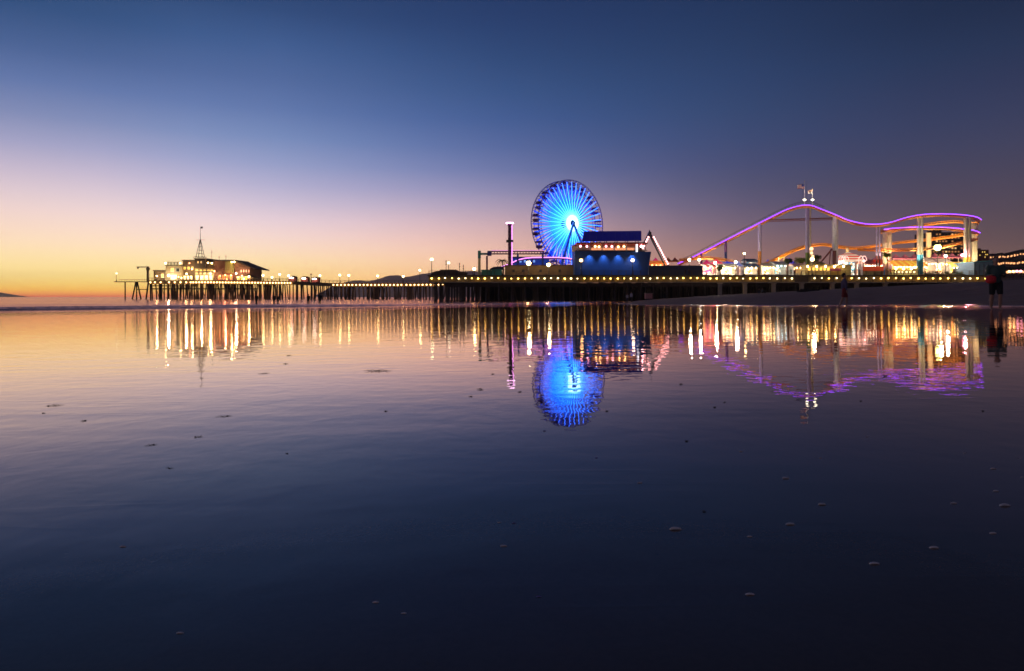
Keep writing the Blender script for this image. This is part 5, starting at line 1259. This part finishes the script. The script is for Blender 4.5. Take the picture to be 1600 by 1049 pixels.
figure(986.5, 122, 1.9, 'taller person with pale jacket right of the pair below the blue building', cloth('lilacgrey', (.42, .38, .48)), DK, dict(stride=.08), face=R(-60), z=max(SEA-.08, sandz(XX(986.5, 122), 122)), legbare=False)
figure(1191, 120, 1.6, 'person sitting on the dry sand in front of the pier columns', cloth('slate', (.15, .17, .2)), DK, dict(sit=True), face=R(30), legbare=False)
figure(1186, 121, 1.5, 'dark-clad person sitting beside the other sitter on the dry sand', DK, NV, dict(sit=True), face=R(-20), legbare=False)
for px, D, h_, top_, bot_, lb in ((1397.5, 179.2, 1.85, BRN, DK, 'person in brown at the pier rail before the white ticket building'), (1071, 179.5, 1.7, DK, NV, 'left of two people at the rail before the low blue wall'), (1076.5, 179.3, 1.75, BRN, DK, 'right of two people at the rail before the low blue wall'), (1236, 180, 1.7, cloth('teal', (.03, .2, .2)), DK, 'person in teal walking on the pier deck by the teal stall'), (1242, 180.4, 1.75, cloth('rust', (.35, .1, .06)), NV, 'person in rust top on the pier deck by the pale pink stall'), (1392, 180, 1.6, cloth('red', (0, 0, 0)), DK, 'person in red on the deck left of the person in brown'), (1540.5, 179.3, 1.7, cloth('palegrey', (0, 0, 0)), NV, 'person in pale top at the right end of the pier deck'), (1335, 181, 1.7, WHITE, NV, 'person in white on the deck before the striped pavilion'), (1343, 181, 1.65, BRN, DK, 'person in brown on the deck right of the striped pavilion')):
    figure(px, D, h_, lb, top_, bot_, dict(stride=.07), face=random.uniform(0, 6), z=DZ, legbare=False)

# ------------------------------------------------------------------ shells and weed on the wet sand
SHELL = mat('shell', (.96, .88, .88), .5, scale=40); SHD = mat('dark_weed', (.015, .012, .010), .5, scale=20); SHB = mat('blue_grey_shell', (.25, .22, .5), .4)
def hit(px, py):   # where the sight line meets the wet sand plane
    dx, dz = (px-800)/F, (HZ-py)/F
    s_ = EYE/(.009*dx-.008-dz); return dx*s_, s_
def shell(px, py, w, m, label, kind='shell'):
    x, y = hit(px, py); z0 = sandz(x, y); r_ = .50*w/F*y/2
    b = MB(); n = 9; vs = []; bend = random.uniform(-.25, .25)
    # a broken clam valve: a shallow arched shell standing proud of the sand, open below
    for i in range(n):
        t = math.pi*i/(n-1)
        for (ry, rz, th) in ((0, .40, 0), (.16, .50, 0), (.26, .42, 0)):
            vs.append((x+r_*math.cos(t), y+r_*ry*(1+.3*math.sin(t)), z0-.0005+r_*rz*math.sin(t)**.8+bend*.15*r_*math.cos(t)*math.sin(t)))
    for i in range(n):
        t = math.pi*i/(n-1)
        for (ry, rz) in ((0.005, .16), (.15, .22), (.25, .20)):
            vs.append((x+.86*r_*math.cos(t), y+r_*ry*(1+.3*math.sin(t)), z0-.001+r_*rz*math.sin(t)**.8))
    o_ = 3*n; fs = []
    for i in range(n-1):
        for j in range(2):
            fs.append((3*i+j, 3*i+3+j, 3*i+4+j, 3*i+1+j)); fs.append((o_+3*i+j, o_+3*i+1+j, o_+3*i+4+j, o_+3*i+3+j))
        fs.append((3*i, o_+3*i, o_+3*i+3, 3*i+3)); fs.append((3*i+2, 3*i+5, o_+3*i+5, o_+3*i+2))
    b.add(vs, fs, m); o = b.build(kind, origin=(x, y, z0), smooth=True); tag(o, label, kind, 'shells scattered on the wet sand'); return o
def weed(px, py, w, label, th=1.0):
    x, y = hit(px, py); z0 = sandz(x, y); L_ = (1 if w > 40 else .62)*w/F*y; b = MB(); r_ = .0021*th*max(.7, y/3); a = random.uniform(-.25, .35)
    a = random.uniform(-.9, .9); k1, k2 = random.uniform(.8, 2.4), random.uniform(0, 6); kn = random.choice((2, 4, 5, 6))
    pts = [Vector((x+(i/9-.5)*L_, y+(i/9-.5)*L_*a+.10*L_*math.sin(i*k1+k2), z0+r_*.5+r_*.8*abs(math.sin(i*1.3+k2)))) for i in range(10)]
    for i in range(9): t0, t1 = math.sin(math.pi*(i+.4)/10), math.sin(math.pi*(i+1.4)/10); b.tube(pts[i], pts[i+1], r_*.62*t0, SHD, r2=r_*.62*t1, n=5)
    b.ball(pts[kn], r_*random.uniform(1, 1.9 if w > 40 else 1.4), SHD, 8, 6, (random.uniform(1.2, 2.2), 1, .8))
    for q_ in range(random.choice((1, 2, 3))):
        p = random.choice(pts[2:8]); b.tube(p, p+Vector((random.uniform(-.16, .16)*L_, random.uniform(-.3, .3)*L_, r_*random.uniform(.2, 1.6))), r_*.4, SHD, r2=r_*.1, n=4)
    o = b.build('seaweed', origin=(x, y, z0), smooth=True); tag(o, label, 'seaweed', 'bits of seaweed on the wet sand'); return o
SH = [(281,990,24,'pinkish white arched shell nearest the camera, low on the left'),(587,942,22,'pale arched shell, upper left one of the two near the bottom centre'),(631,959,19,'pale arched shell, lower right one of the two near the bottom centre'),
 (1172,930,30,'largest grey shell low in the right half'),(1367,882,32,'long pale shell above and right of the largest grey one'),(1460,857,30,'tilted pale shell left of the shell pairs near the right edge'),(1552,834,22,'double pale shell close to the right edge, lowest of its column'),
 (1571,791,34,'wide flat shell near the right edge, above the double one'),(1557,768,18,'tiny shell just above the wide flat one'),(1552,733,18,'small pale shell high near the right edge'),(1597,746,10,'shell half cut by the right frame edge'),(1594,717,9,'topmost tiny shell at the right frame edge'),
 (1491,787,20,'pale shell left of the wide flat one'),(1235,820,28,'grey shell right of the middle with a thin furrow'),(1056,828,38,'long flat grey shell below the wheel reflection to the right'),(1172,839,18,'dim shell between the two long grey ones'),(1285,789,26,'shell lying on the long streak right of centre'),
 (1228,748,22,'dull shell above the long streak'),(1000,755,16,'small dim shell right below the wheel reflection'),(1355,683,10,'tiny bright speck of shell under the coaster reflection'),(1282,716,10,'tiny speck of shell right of centre'),(1508,708,10,'tiny shell speck below the right end of the coaster reflection'),
 (192,855,20,'single pale shell far to the left'),(780,817,14,'left shell of the close pair below the wheel reflection'),(787,854,22,'dark rimmed shell below the close pair'),(1158,706,12,'tiny dull shell below the flag reflection')]
for px, py, w, lb in SH: shell(px, py, w, SHELL, lb)
for px, py, w, lb in ((842,933,18,'small blue glinting shell below the wheel reflection, lowest one'),(803,818,14,'right, bluish shell of the close pair below the wheel reflection'),(932,716,10,'tiny blue shell right under the wheel reflection'),(851,674,10,'tiny blue shell touching the bottom of the wheel reflection')): shell(px, py, w, SHB, lb)
WD_ = [(590,580,44,'longest dark weed strand with a knot, centre left among the pink reflections',1.4),(350,651,40,'dark weed on a faint line left of centre',1),(310,683,22,'short weed just below the weed on the faint line',1),(85,634,36,'thin weed strand near the left edge',1),(68,646,18,'short weed below the thin strand near the left edge',.9),(131,658,12,'small weed crumb right of the left edge strands',1),
 (236,696,24,'weed tuft on the left in the blue part',1),(265,732,24,'lowest faint weed strand on the left',.7),(412,584,26,'thin weed left of the longest strand',.7),(446,569,14,'weed crumb above the thin weed',.8),(452,556,12,'topmost weed crumb left of centre',.7),(750,609,20,'dark weed left of the drop tower reflection',1.2),(735,620,14,'weed crumb under the drop tower weed',.8),(812,613,12,'weed crumb right of the drop tower reflection',1),(770,585,10,'weed crumb above the drop tower weed',.9),
 (948,643,12,'weed crumb right of the wheel reflection',1),(1064,601,12,'weed crumb right of the A-frame reflection',1),(1383,588,30,'dark weed among the purple coaster reflections',1.3),(1117,637,10,'weed crumb below the lift hill reflection',1),(1132,629,10,'weed speck left of the flag reflections',.8),(1345,627,12,'weed speck right of the flag reflections',.8),(1536,643,14,'weed speck far right below the coaster reflection',.9),(603,643,12,'weed speck in the middle blue zone',.9),(1073,690,12,'weed speck below the lift hill',1),(448,709,12,'weed speck low left of centre',.7),(1100,800,10,'weed speck beside the long flat shell',.8),(1248,625,22,'pale purple weed wisp beside the flag reflection',.7)]
for px, py, w, lb, th in WD_: weed(px, py, w, lb, th)
